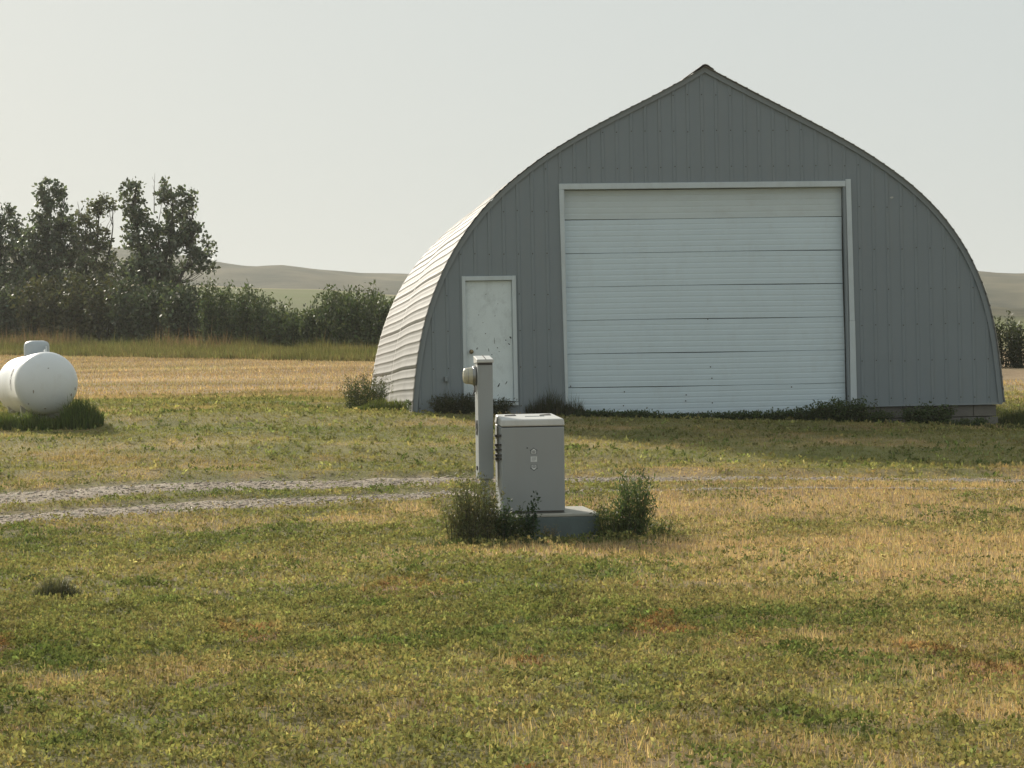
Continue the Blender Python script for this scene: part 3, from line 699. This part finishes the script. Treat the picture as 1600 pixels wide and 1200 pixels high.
# warning sticker: two pointed end panels and a centre block
sx, sz = -.081, .530
def flat(pts, name, mat, par): return MB().add(pts, [tuple(range(len(pts)))]).build(name, mat, par)
stk = MB().box(sx - .031, sx + .031, -.0025, -.0005, sz - .022, sz + .030).build("warning_sticker", M['sticker'], cabt)
for sg, z0 in ((1, sz + .004), (-1, sz + .002)):
    y_ = -.0015; f_ = lambda a, h: (sx + a * sg, y_, z0 + h * sg)
    flat([f_(-.030, .052), f_(.030, .052), f_(.030, .081), f_(.038, .088), f_(.014, .100), f_(0, .114), f_(-.014, .100), f_(-.038, .088), f_(-.030, .081)], "arrow_border", M['ink'], stk)
    y_ = -.0025
    flat([f_(-.024, .055), f_(.024, .055), f_(.024, .086), f_(0, .104), f_(-.024, .086)], "arrow_face", M['sticker'], stk)
    b = MB(); zc = z0 + .072 * sg
    b.box(sx - .013, sx + .013, -.0036, -.0030, zc - .011, zc - .0065); b.box(sx - .015, sx - .010, -.0036, -.0030, zc - .006, zc + .012)
    b.box(sx + .010, sx + .015, -.0036, -.0030, zc - .006, zc + .012); b.box(sx - .009, sx + .009, -.0036, -.0030, zc + .007, zc + .012); b.box(sx - .004, sx + .004, -.0036, -.0030, zc - .004, zc + .004)
    b.build("arrow_print", M['ink'], stk, kind="stuff")
b = MB()
for dz in (.020, .010, .0, -.012): b.box(sx - .022, sx + .022 - .01 * (dz < 0), -.0036, -.0030, sz + dz - .002, sz + dz + .002)
b.build("sticker_print", M['ink2'], stk, kind="stuff")

px0, py0 = -.270, 27.15
post = thing("meter_pedestal", (px0, py0, .037), "tall narrow grey meter pedestal with a glass meter on its left side", "meter post", ty)
PD = .33
MB().hexa([(-.073, 0, .61), (.073, 0, .61), (.073, PD, .61), (-.073, PD, .61), (-.066, 0, 1.772), (.084, 0, 1.772), (.084, PD, 1.772), (-.066, PD, 1.772)]).build("enclosure", M['post'], post, bevel=.006, seg=2)
MB().hexa([(-.074, -.010, 1.758), (.094, -.010, 1.758), (.094, PD + .01, 1.758), (-.074, PD + .01, 1.758), (-.072, -.008, 1.790), (.092, -.008, 1.790), (.088, PD + .01, 1.834), (-.076, PD + .01, 1.834)]).build("cap", M['lid'], post, bevel=.005, seg=2)
MB().hexa([(.012, .0, 1.788), (.020, .0, 1.788), (.020, PD, 1.835), (.012, PD, 1.835), (.012, .0, 1.794), (.020, .0, 1.794), (.020, PD, 1.8385), (.012, PD, 1.8385)]).build("cap_seam", M['hinge'], post)
MB().box(-.070, .078, -.004, .003, 1.735, 1.7575).build("cap_lip", M['hinge'], post)
b = MB(); mo_ = (0, .165, 1.632)
b.lathe([(.098, -.074), (.100, -.094), (.090, -.106)], 'x', mo_, 28); b.build("meter_ring", M['steel'], post, smooth=True)
b = MB(); b.lathe([(.088, -.098), (.088, -.110), (.083, -.130), (.078, -.172), (.070, -.190), (.045, -.198), (0, -.200)], 'x', mo_, 28); md = b.build("meter_dome", M['glass'], post, smooth=True)
MB().lathe([(.0795, -.146), (.0820, -.150), (.0800, -.154)], 'x', mo_, 28).build("dome_band", M['steel'], md, smooth=True)
MB().box(-.090, -.076, .14, .19, 1.47, 1.535).tube([(-.084, .165, 1.48), (-.10, .15, 1.455), (-.098, .13, 1.44)], .008, 5).build("meter_seal", M['rubber'], post)
MB().box(-.079, -.068, .08, .24, 1.050, 1.190).build("breaker_window", M['hinge'], post)
MB().box(-.084, -.0795, .12, .20, 1.055, 1.085).build("latch", M['steel'], post)
MB().tube([(-.086, .06, 1.10), (-.086, .06, 1.16)], .006, 5).build("latch_handle", M['steel'], post)
MB().box(-.083, -.072, .10, .22, .700, .738).build("name_plate", M['hinge'], post)
MB().lathe([(.044, -.1), (.044, .57), (.052, .572), (.052, .615)], 'z', (.002, .15, 0), 18).build("conduit", M['pipe'], post, smooth=True)
MB().box(-.05, .06, .085, .215, .592, .612).build("bottom_plate", M['post'], post)

# ------------------------------------------------------------------ PROPANE TANK
tax = R(16)      # long axis swings to the left going away
tank = thing("propane_tank", (-7.23, 42.95, 1.395), "white horizontal propane tank with a small domed lid, lying in long grass", "propane tank", tax)
RT, TLn = .492, 3.7
b = MB(); prof = []
for i in range(13):
    t = math.pi / 2 * i / 12; prof.append((RT * math.sin(t) ** .96, -.02 + .34 * (1 - math.cos(t))))
prof[0] = (.001, -.02)
prof += [(RT, .335), (RT + .002, .338), (RT + .002, .346), (RT, .349)]
prof += [(RT, TLn / 2), (RT, TLn - .33)]
for i in range(1, 13):
    t = math.pi / 2 * (1 - i / 12); prof.append((max(RT * math.sin(t), .001), TLn - .05 - .27 * (1 - math.cos(t))))
b.lathe(prof, 'y', (0, 0, RT + .0), 56); b.build("shell", M['tank'], tank, smooth=True)
b = MB(); n = 22
lv = [(.0, .212), (.55, .222), (.86, .20), (.97, .165), (1.0, .12), (1.0, .0), (.98, -.06)]
ry_, rx_ = .20, .205
yc = 1.62
bb = len(b.v)
for f_, h_ in lv:
    for k in range(n):
        t = 2 * math.pi * k / n; b.v.append((rx_ * f_ * math.copysign(abs(math.cos(t)) ** .8, math.cos(t)), yc + ry_ * f_ * math.copysign(abs(math.sin(t)) ** .8, math.sin(t)), 2 * RT - .01 + h_))
for i in range(len(lv) - 1):
    for k in range(n): b.f.append((i * n + (k + 1) % n, i * n + k, (i + 1) * n + k, (i + 1) * n + (k + 1) % n))
dl = b.build("dome_lid", M['dome'], tank, smooth=True)
MB().box(.118, .140, yc - .235, yc - .19, 2 * RT - .02, 2 * RT + .115).build("lid_latch", M['tank'], tank, bevel=.004, seg=1)
MB().tube([(0, .42, 2 * RT + .0), (0, .42, 2 * RT + .025), (0, .47, 2 * RT + .03), (0, .52, 2 * RT + .025), (0, .52, 2 * RT)], .012, 6).build("lifting_lug", M['tank'], tank)
for yy in (.85, TLn - .85):
    MB().hexa([(-.34, yy - .05, -.12), (.34, yy - .05, -.12), (.34, yy + .05, -.12), (-.34, yy + .05, -.12), (-.36, yy - .05, .18), (.36, yy - .05, .18), (.36, yy + .05, .18), (-.36, yy + .05, .18)]).build("saddle", M['concrete'], tank, bevel=.01, seg=1)
# faded emblem on the flank: a curled ribbon over a small diamond, lying on the curved steel
def on_tank(a, y, lift=.003): return (-(RT + lift) * math.cos(a), y, RT + (RT + lift) * math.sin(a))
b = MB()
def stroke(pts, wdt):
    for (a0, y0), (a1, y1) in zip(pts[:-1], pts[1:]):
        dx, dy = (a1 - a0), (y1 - y0); l_ = math.hypot(dx * RT, dy) + 1e-9; qa, qy = -dy / l_ * wdt / RT, dx * RT / l_ * wdt
        b.add([on_tank(a0 - qa, y0 - qy), on_tank(a0 + qa, y0 + qy), on_tank(a1 + qa, y1 + qy), on_tank(a1 - qa, y1 - qy)], [(0, 1, 2, 3)])
yb = .98
stroke([(.62, yb - .10), (.66, yb - .02), (.62, yb + .07), (.46, yb + .13), (.30, yb + .10)], .016)
stroke([(.46, yb - .08), (.46, yb + .06), (.34, yb + .10), (.24, yb + .02), (.34, yb - .06), (.46, yb - .08)], .022)
stroke([(.22, yb + .13), (.02, yb + .07), (-.20, yb), (.0, yb - .10), (.22, yb - .06)], .014)
stroke([(.15, yb + .02), (.0, yb + .02)], .03)
b.build("emblem", M['ink_tank'], tank)
b = MB()
for cx_, cz_, rx, rz in ((-.235, .36, .010, .03), (.0, .72, .012, .007), (-.3, .17, .016, .010), (.36, .30, .012, .03), (.43, .40, .008, .03), (-.05, .09, .02, .01)):
    r_ = math.hypot(cx_, cz_ - RT); t = math.asin(min(r_ / RT, 1)); yy = -.02 + .34 * (1 - math.cos(t)) - .008
    b.add([(cx_ + rx * math.cos(q) * random.uniform(.7, 1.2), yy - .003, cz_ + rz * math.sin(q) * random.uniform(.7, 1.2)) for q in np.linspace(0, 6.28, 8)[:-1]], [tuple(range(7))])
b.build("rust_mark", M['rust'], tank, kind="stuff")

# ------------------------------------------------------------------ PLANTS
def stems_and_leaves(name, loc, label, cat, rad, height, n_stem, leaves_per, leaf, cols, mat, stem_col='stem', spread=.5, fullness=.25, droop=0., asp=.35, up=.5, seed=0, group=None, ell=1.0, tw=.003, top_light=None, ragged=.35, child="foliage", lat=None):
    """a clump of stems fanning from the ground with leaves along them"""
    global rng
    keep_rng = rng; rng = np.random.default_rng(seed + 1000)
    t = thing(name, (loc[0], loc[1], float(terrain(loc[0], loc[1])) - .01 if len(loc) < 3 else loc[2]), label, cat, 0, group)
    b = MB(); LC = []; LS = []; LCOL = []
    for i in range(n_stem):
        a = rng.uniform(0, 2 * np.pi); r0 = rad * .75 * math.sqrt(rng.uniform()); bx, by = math.cos(a) * r0, math.sin(a) * r0 * ell
        hh = height * (1 - ragged * rng.uniform()) * (1 - .35 * (r0 / rad) ** 2)
        lx, ly = (math.cos(a) * spread * rad * rng.uniform(.1, 1) + rng.normal(0, .12) * rad), (math.sin(a) * spread * rad * ell * rng.uniform(.1, 1) + rng.normal(0, .12) * rad * ell)
        p0 = np.array([bx, by, -.03]); p1 = np.array([bx + lx * .35, by + ly * .35, hh * .55]); p2 = np.array([bx + lx, by + ly, hh])
        if n_stem <= 160 or i % 3 == 0:
            b.tube([p0, p1, p2], [tw, tw * .7, tw * .25], 3, cap=False)
        m = leaves_per; q = fullness + (1 - fullness) * rng.beta(1.15, 1.0, m)
        P = np.where(q[:, None] < .55, p0 + (p1 - p0) * (q / .55)[:, None], p1 + (p2 - p1) * ((q - .55) / .45)[:, None])
        P = P + rng.normal(0, 1, (m, 3)) * leaf * np.array([.7, .7, .5])
        P[:, 2] = np.maximum(P[:, 2], .0)
        c = mix(np.array(cols[0]), np.array(cols[1]), np.clip(rng.normal(.5, .25, m) , 0, 1))
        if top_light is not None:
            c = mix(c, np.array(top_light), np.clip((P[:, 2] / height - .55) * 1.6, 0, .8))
        LC.append(P); LS.append(leaf * rng.uniform(.6, 1.35, m)); LCOL.append(c)
    if b.v: b.build("stem", M[stem_col], t, kind="stuff")
    Cc = np.concatenate(LC); V, F = leaves_mesh(Cc, np.concatenate(LS), asp, up, droop)
    c = jitter_col(np.concatenate(LCOL), .22, .06)
    np_mesh(child, V, F, mat, t, cols=np.repeat(c, 4, 0), kind="stuff")
    rng = keep_rng
    return t
def grass_clump(name, loc, label, cat, rx, ry, h, n, cols, seed=0, group=None, wd=(.004, .009), lean=.25, tip=None, shade=None):
    global rng
    keep_rng = rng; rng = np.random.default_rng(seed + 5000)
    t = thing(name, (loc[0], loc[1], float(terrain(loc[0], loc[1]))), label, cat, 0, group)
    a = rng.uniform(0, 2 * np.pi, n); r = np.sqrt(rng.uniform(0, 1, n)); x = np.cos(a) * r * rx; y = np.sin(a) * r * ry
    z = terrain(loc[0] + x, loc[1] + y) - t.location[2] - .01
    hh = h * rng.uniform(.45, 1.1, n) * (1 - .62 * r ** 1.6) * (1 + .35 * fbm(x * 4, y * 4, seed, 2))
    V, F, m = blades_mesh(np.stack([x, y, z], 1), hh, rng.uniform(*wd, n), np.abs(rng.normal(lean, .2, n)).clip(0, .9), bend=True)
    c = mix(np.array(cols[0]), np.array(cols[1]), np.clip(rng.normal(.5, .28, n), 0, 1)); c = jitter_col(c, .2, .06)
    np_mesh("blades", V, F, M['weed'], t, cols=np.repeat(c, m, 0), kind="stuff")
    if tip:
        k = n // 10; sel = rng.choice(n, k, replace=False); P = V.reshape(n, 5, 3)[sel, 4]
        Vs, Fs = leaves_mesh(np.repeat(P, 3, 0) + rng.normal(0, .012, (k * 3, 3)), rng.uniform(.02, .05, k * 3), .3, 1.2)
        np_mesh("seed_head", Vs, Fs, M['weed'], t, cols=np.repeat(jitter_col(np.tile(np.array(tip), (k * 3, 1)), .2, .05), 4, 0), kind="stuff")
    rng = keep_rng
    return t
DK = ((.042, .066, .030), (.098, .125, .050)); MG = ((.06, .09, .03), (.13, .155, .055)); OL = ((.09, .095, .042), (.17, .155, .075))
# around the cabinet
stems_and_leaves("tall_weed", (-.37, 26.45), "big bushy weed clump in front of the meter pedestal", "weed", .23, .74, 90, 40, .042, ((.08, .095, .04), (.19, .185, .09)), M['weed'], seed=1, spread=.45, fullness=.08, asp=.28, up=.9, ell=.7, ragged=.5)
stems_and_leaves("tall_weed", (-.52, 26.55), "feathery olive weed at the left of the pedestal's weed clump", "weed", .16, .50, 50, 30, .038, OL, M['weed'], seed=2, spread=.5, fullness=.08, asp=.25, up=.9, ragged=.5)
stems_and_leaves("leafy_weed", (-.05, 26.5), "dark leafy weed growing in front of the cabinet's lower left corner", "weed", .22, .40, 48, 40, .034, DK, M['weed'], seed=3, spread=.4, fullness=.1, asp=.5, up=.3, ell=.35, ragged=.55)
stems_and_leaves("thistle", (.165, 26.5), "single upright leafy weed stem reaching up the cabinet's front", "weed", .05, .52, 7, 46, .036, ((.028, .055, .03), (.06, .09, .045)), M['weed'], seed=4, spread=1.2, fullness=.25, asp=.55, up=.3, ell=.6, ragged=.5)
stems_and_leaves("thistle", (-.12, 26.5), "short leafy weed stem against the cabinet's left edge", "weed", .05, .47, 6, 40, .034, ((.028, .055, .03), (.06, .09, .045)), M['weed'], seed=5, spread=1.0, fullness=.3, asp=.55, up=.3, ragged=.5)
stems_and_leaves("dry_weed", (.35, 26.45), "small dried brown weed before the concrete plinth", "weed", .06, .20, 14, 18, .022, ((.14, .11, .07), (.24, .19, .12)), M['weed'], seed=6, spread=.8, asp=.3)
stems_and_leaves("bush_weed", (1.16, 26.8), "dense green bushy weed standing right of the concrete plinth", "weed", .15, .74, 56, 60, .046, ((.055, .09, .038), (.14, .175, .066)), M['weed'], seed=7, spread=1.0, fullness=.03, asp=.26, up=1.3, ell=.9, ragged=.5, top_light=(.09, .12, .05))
stems_and_leaves("low_weed", (.94, 26.85), "shorter yellow-green weed between the plinth and the bushy weed", "weed", .18, .40, 60, 34, .038, MG, M['weed'], seed=8, spread=.4, fullness=.05, asp=.28, up=.8, ragged=.5)
stems_and_leaves("low_weed", (1.44, 26.9), "low wispy weed at the right foot of the bushy weed", "weed", .15, .24, 30, 24, .026, MG, M['weed'], seed=9, spread=.6, fullness=.1, asp=.28, up=.8)
grass_clump("grass_tuft", (.29, 26.35), "fringe of grass along the front foot of the concrete plinth", "grass tuft", .62, .07, .10, 700, MG, 11, wd=(.004, .008))
grass_clump("grass_tuft", (-.54, 26.2), "grass growing before the pedestal's weed clump", "grass tuft", .45, .10, .12, 700, MG, 12)
grass_clump("sage_tuft", (-3.39, 20.3), "dome-shaped grey-green tuft alone in the lawn near the left edge", "grass tuft", .18, .15, .26, 1100, ((.075, .08, .045), (.15, .145, .085)), 13, wd=(.003, .006), lean=.5)
grass_clump("grass_tuft", (-3.95, 22.5), "dark green grass tuft behind the grey-green dome tuft", "grass tuft", .10, .09, .13, 160, DK, 14, wd=(.006, .012), lean=.5)
# around the tank
grass_clump("long_grass", (-7.5, 42.55), "long dark green grass before the propane tank's end", "grass clump", .62, .24, .36, 1700, ((.07, .10, .03), (.15, .18, .055)), 21, wd=(.008, .016))
grass_clump("long_grass", (-6.72, 42.75), "long green grass clump at the right foot of the propane tank", "grass clump", .36, .42, .52, 1700, ((.065, .10, .028), (.14, .175, .05)), 22, wd=(.008, .016))
grass_clump("long_grass", (-8.15, 42.9), "long yellow-green grass along the propane tank's left flank", "grass clump", .5, .45, .42, 1600, ((.10, .12, .034), (.19, .195, .07)), 23, wd=(.008, .016))
# along the barn
stems_and_leaves("tall_weed", (-2.54, 47.72), "tall brown-topped weeds left of the barn's corrugated side", "weed", .42, .72, 110, 40, .045, ((.045, .065, .025), (.10, .115, .045)), M['weed'], seed=31, spread=.3, fullness=.02, asp=.3, up=.9, ragged=.5, top_light=(.16, .12, .09))
grass_clump("grass_clump", (-2.08, 46.74), "bright green grass at the foot of the barn's corrugated side", "grass clump", .62, .40, .26, 2400, ((.075, .10, .028), (.14, .155, .045)), 32, wd=(.008, .014))
stems_and_leaves("low_weed", (-1.52, 45.72), "round dark weed at the barn's front left corner", "weed", .22, .24, 50, 30, .045, DK, M['weed'], seed=33, fullness=.02, asp=.45, up=.4)
stems_and_leaves("tall_weed", (-.95, 45.15), "dark weed clump between the barn corner and the white walk door", "weed", .42, .36, 110, 34, .045, ((.045, .055, .028), (.09, .09, .05)), M['weed'], seed=34, fullness=.02, asp=.3, up=.8, ell=.45, ragged=.5)
stems_and_leaves("tall_weed", (-.36, 45.3), "dark grassy weeds under the white walk door", "weed", .36, .30, 90, 30, .042, ((.045, .055, .028), (.09, .09, .05)), M['weed'], seed=35, fullness=.02, asp=.28, up=.9, ell=.4, ragged=.5)
grass_clump("grass_clump", (-.95, 45.25), "thin tall grass stalks rising between corner and walk door", "grass clump", .32, .12, .56, 160, ((.05, .06, .035), (.10, .10, .06)), 36, wd=(.006, .011), lean=.15)
grass_clump("grass_clump", (.62, 45.45), "tall dark grass against the barn wall left of the overhead door", "grass clump", .42, .16, .52, 900, ((.04, .05, .028), (.085, .085, .05)), 37, wd=(.006, .012), lean=.15)
grass_clump("grass_clump", (1.03, 45.5), "tall thin grass at the overhead door's left jamb", "grass clump", .20, .12, .42, 260, ((.05, .06, .035), (.10, .10, .055)), 38, wd=(.006, .011), lean=.2)
k = 0
for x, yv, r_, h_, lb in ((1.26, 45.5, .36, .17, "low dark creeping weed nearest the overhead door's left jamb"), (1.96, 45.6, .44, .20, "wide creeping weed under the left half of the overhead door"), (2.75, 45.65, .42, .16, "thin creeping weed before the overhead door, left of its middle"), (3.44, 45.75, .44, .19, "creeping weed before the middle of the overhead door"), (4.19, 45.85, .42, .22, "creeping weed under the right half of the overhead door"), (4.88, 45.9, .42, .26, "taller creeping weed near the overhead door's right corner")):
    stems_and_leaves("creeping_weed", (x, yv), lb, "weed", r_, (h_ + .05) * (.50, .48, .42, .55, .70, .85)[k], 80, 34, .040, DK, M['weed'], seed=50 + k, fullness=.0, asp=.55, up=.5, ell=.4, spread=.6, ragged=.5, group="creeping weeds along the overhead door"); k += 1
stems_and_leaves("leafy_weed", (5.45, 45.8), "mounded dark weed at the foot of the bent right jamb", "weed", .46, .42, 110, 38, .045, DK, M['weed'], seed=61, fullness=.0, asp=.5, up=.4, ell=.5, ragged=.4)
stems_and_leaves("leafy_weed", (6.00, 45.75), "low dark weed trailing right of the bent jamb", "weed", .36, .24, 70, 30, .042, DK, M['weed'], seed=62, fullness=.0, asp=.5, up=.4, ell=.5, ragged=.5)
stems_and_leaves("leafy_weed", (6.92, 45.92), "largest dark weed mound before the concrete block foundation", "weed", .46, .36, 100, 40, .046, DK, M['weed'], seed=63, fullness=.0, asp=.5, up=.4, ell=.45, ragged=.45)
stems_and_leaves("leafy_weed", (7.54, 45.5), "low weed right of the mound before the block foundation", "weed", .34, .15, 60, 28, .040, DK, M['weed'], seed=64, fullness=.0, asp=.45, up=.5, ell=.5, ragged=.5)
grass_clump("grass_clump", (8.75, 46.84), "green grass beside the right end of the block foundation", "grass clump", .50, .45, .40, 1700, ((.055, .075, .025), (.12, .13, .045)), 65, wd=(.008, .014))
grass_clump("grass_clump", (8.13, 45.0), "low dark grass before the barn's front right corner", "grass clump", .5, .22, .12, 700, ((.04, .055, .022), (.09, .095, .04)), 66, wd=(.008, .014))

# trees: limbs run from a tapered trunk to leaf clumps filling an uneven crown
def tree(name, base, label, blobs, n_clump, leaf, cols, seed, trunk_r=.11, leaders=((0, 0),), bare=0, per=(24, 40), cat="tree", cr=.225, ydepth=1.0, group=None):
    global rng
    keep_rng = rng; rng = np.random.default_rng(seed)
    z0 = float(terrain(*base)); t = thing(name, (base[0], base[1], z0 - .02), label, cat, 0, group)
    b = MB(); zt = max(bz + brz for _, bz, _, brz in blobs)
    trunks = []
    for lx, lt in leaders:
        h = (lt or zt * .92); pts = []
        for q in np.linspace(0, 1, 9):
            pts.append(np.array([lx * sstep(.12, .9, q) + .10 * math.sin(q * 5 + seed + lx), .10 * math.sin(q * 4 + seed * 2), h * q]))
        rad = [trunk_r * (1 - q * .88) for q in np.linspace(0, 1, 9)]
        b.tube(pts, rad, 7); trunks.append(np.array(pts))
    TP = np.concatenate(trunks)
    wts = np.array([brx * brz for _, _, brx, brz in blobs]); wts = wts / wts.sum()
    CC = []
    for i in range(n_clump):
        bx, bz, brx, brz = blobs[rng.choice(len(blobs), p=wts)]
        d = rng.normal(size=3); d /= np.linalg.norm(d); r = rng.uniform() ** .42
        CC.append(np.array([bx, 0, bz]) + d * r * np.array([brx, brx * ydepth, brz]))
    CC = np.array(CC); LC = []; LS = []; LK = []
    for c in CC:
        low = TP[TP[:, 2] < c[2] - .15]
        if len(low) == 0: low = TP[:1]
        dd = np.hypot(low[:, 0] - c[0], low[:, 1] - c[1]) + .55 * np.abs(c[2] - .5 - low[:, 2]); j = low[np.argmin(dd)]
        mid = (j + c) / 2 + np.array([0, 0, -.10]) + rng.normal(0, .06, 3)
        ln = np.linalg.norm(c - j); b.tube([j, mid, c], [.010 + .012 * min(ln, 2.5), .012, .005], 4, cap=False)
        m = rng.integers(*per); rr_ = cr * rng.uniform(.65, 1.3)
        LC.append(c + rng.normal(0, .55, (m, 3)) * rr_ * np.array([1, 1, .85])); LS.append(leaf * rng.uniform(.55, 1.3, m))
        k_ = np.clip(rng.normal(.45, .25), 0, 1); LK.append(mix(np.array(cols[0]), np.array(cols[1]), np.clip(rng.normal(k_, .18, m), 0, 1)))
    b.build("trunk", M['bark'], t)
    V, F = leaves_mesh(np.concatenate(LC), np.concatenate(LS), .7, .1, .15)
    np_mesh("crown", V, F, M['leaf'], t, cols=np.repeat(jitter_col(np.concatenate(LK), .25, .06), 4, 0), kind="stuff")
    if bare:
        b = MB()
        for i in range(bare):
            x0 = rng.normal(0, .5); h0 = zt * rng.uniform(.55, .8); p0 = np.array([x0 * .4, rng.normal(0, .2), h0]); l_ = rng.uniform(.8, 1.9)
            p2 = p0 + np.array([x0 * .7, rng.normal(0, .2), l_]); p1 = (p0 + p2) / 2 + rng.normal(0, .08, 3)
            b.tube([p0, p1, p2], [.020, .013, .005], 4, cap=False)
            for _ in range(2):
                q0 = p1 + (p2 - p1) * rng.uniform(0, .6); b.tube([q0, q0 + np.array([rng.normal(0, .25), rng.normal(0, .1), rng.uniform(.2, .5)])], [.009, .004], 3, cap=False)
        b.build("bare_twig", M['twig'], t, kind="stuff")
    rng = keep_rng
    return t
TC = ((.070, .090, .058), (.165, .190, .125)); TC2 = ((.075, .09, .05), (.185, .19, .105))
tree("poplar_tree", (-24.5, 133.0), "broad leafy tree cut by the left edge of the picture", [(-.6, 5.4, 1.5, 1.3), (.7, 5.2, 1.2, 1.1), (0, 3.6, 2.0, 1.3), (1.4, 3.6, 1.0, .9), (-.2, 6.4, .8, .6)], 220, .19, TC, 101, leaders=((0, 5.8), (-.9, 5.2), (.9, 5.0)))
tree("poplar_tree", (-21.2, 128.0), "dark poplar with a double pointed top above the propane tank", [(-.25, 7.0, .55, .75), (.35, 7.1, .45, .75), (.0, 5.8, 1.15, .9), (.6, 4.6, 1.35, 1.0), (-.7, 4.7, 1.1, .9), (0, 3.3, 1.6, 1.0)], 230, .19, TC, 102, leaders=((-.2, 7.2), (.5, 7.3), (-.9, 4.8)))
tree("poplar_tree", (-18.7, 124.3), "thin sparse tree with bare twigs between two fuller trees", [(.15, 6.3, .5, .6), (-.3, 5.4, .6, .7), (.6, 6.5, .45, .35), (.4, 4.7, .75, .8), (0, 3.5, 1.1, .9), (-.2, 2.6, 1.3, .8)], 130, .17, TC2, 103, leaders=((.1, 6.6), (.7, 6.2), (-.5, 5.6)), bare=12)
tree("poplar_tree", (-15.4, 119.4), "tallest poplar with two separate leaders, rightmost of the trees", [(-1.0, 6.75, .5, .55), (-.75, 5.7, .7, .75), (.6, 6.75, .5, .55), (1.35, 6.3, .75, .8), (1.0, 5.3, 1.0, .85), (-.2, 4.6, 1.3, .8), (1.6, 4.3, 1.0, .6), (2.25, 3.55, .55, .45), (.3, 3.5, 1.7, .8), (-.9, 3.6, .8, .7), (.2, 2.4, 1.5, .8)], 305, .19, TC, 104, leaders=((-.85, 7.0), (.75, 7.0), (1.7, 5.4), (.1, 4.8)), bare=5, trunk_r=.14)
# undergrowth and hedge along the field edge
und = [(-24.41, 129.3, 3.6, 1.3, "dark undergrowth shrub at the left picture edge"), (-22.81, 127.1, 3.2, 1.2, "dark undergrowth shrub under the broad left tree"), (-21.34, 125.0, 3.5, 1.1, "yellow-tinged shrub below the double-topped poplar"), (-20.05, 123.1, 3.2, 1.1, "brown-green shrub right of the double-topped poplar's trunk"), (-18.71, 121.2, 3.7, 1.1, "mixed shrub under the thin twiggy tree"), (-17.27, 119.0, 3.5, 1.1, "shrub with dry twigs left of the two-leader poplar"), (-15.94, 116.9, 3.4, 1.1, "dark shrub under the two-leader poplar's left side"), (-14.64, 114.9, 3.1, 1.1, "dense dark shrub under the two-leader poplar's right side"), (-13.21, 112.5, 3.0, 1.0, "dark shrub where the trees meet the hedge")]
for i, (x, yv, h_, r_, lb) in enumerate(und):
    cc = (((.055, .062, .032), (.13, .13, .06)) if i in (2, 3, 4, 5) else ((.052, .070, .042), (.120, .140, .075)))
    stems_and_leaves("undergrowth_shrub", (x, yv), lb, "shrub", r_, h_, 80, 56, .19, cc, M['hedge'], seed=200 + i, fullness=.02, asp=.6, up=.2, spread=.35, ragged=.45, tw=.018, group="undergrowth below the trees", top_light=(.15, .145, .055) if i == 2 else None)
heg = [(-11.32, 105.8, 2.75), (-10.60, 104.8, 2.75), (-9.83, 103.6, 2.4), (-9.06, 102.5, 2.4), (-8.32, 101.3, 2.1), (-7.60, 100.2, 1.9), (-6.92, 99.2, 2.05), (-6.30, 98.2, 2.35), (-5.69, 97.2, 2.3), (-5.12, 96.2, 2.35), (-4.56, 95.2, 2.05), (-3.99, 94.3, 2.0), (-3.36, 93.1, 2.1)]
ordn = ["first", "second", "third", "fourth", "fifth", "sixth", "seventh", "eighth", "ninth", "tenth", "eleventh", "twelfth", "thirteenth"]
for i, (x, yv, h_) in enumerate(heg):
    h_ = h_ * (1.10, .96, 1.10, .92, .86, .82, .92, 1.10, .96, 1.10, 1.0, 1.05, 1.0)[i]
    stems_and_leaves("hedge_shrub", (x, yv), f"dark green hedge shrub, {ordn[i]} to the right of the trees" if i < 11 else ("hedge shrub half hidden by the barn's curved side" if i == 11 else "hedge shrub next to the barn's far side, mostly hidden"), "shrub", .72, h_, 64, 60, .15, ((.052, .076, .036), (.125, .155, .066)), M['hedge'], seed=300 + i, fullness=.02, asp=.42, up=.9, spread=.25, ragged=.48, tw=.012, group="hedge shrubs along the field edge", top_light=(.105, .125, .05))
# a second, looser row of taller shoots behind
for i, (x, yv, h_, r_, lb) in enumerate(((12.35, 69.8, 1.40, .6, "dark shrub right of the barn, half behind its curved edge"), (12.95, 69.0, 1.32, .6, "dark shrub at the right picture edge behind the field"), (13.75, 68.3, 1.4, .65, "dark shrub just past the right picture edge"), (11.5, 70.4, 1.3, .6, "dark shrub hidden beside the barn's right side"))):
    stems_and_leaves("hedge_shrub", (x, yv), lb, "shrub", r_, h_, 60, 46, .085, ((.022, .032, .016), (.055, .066, .030)), M['hedge'], seed=400 + i, fullness=.0, asp=.5, up=.5, spread=.35, ragged=.35, tw=.01, group="hedge shrubs right of the barn", top_light=(.085, .095, .045))

# ------------------------------------------------------------------ HAZE
HAZE = 0.00022
if HAZE:
    b = MB(); b.box(-1700, 1700, -210, 1700, -14, 75)
    ma = bpy.data.materials.new("haze_air"); ma.use_nodes = True; t = ma.node_tree; t.nodes.clear()
    out = t.nodes.new("ShaderNodeOutputMaterial"); v = t.nodes.new("ShaderNodeVolumePrincipled")
    v.inputs["Color"].default_value = (.86, .87, .86, 1); v.inputs["Density"].default_value = HAZE; v.inputs["Anisotropy"].default_value = .3
    t.links.new(v.outputs[0], out.inputs["Volume"])
    hz = b.build("haze", ma); hz["kind"] = "stuff"; hz["label"] = "thin pale smoke haze over the whole land"; hz.display_type = 'WIRE'
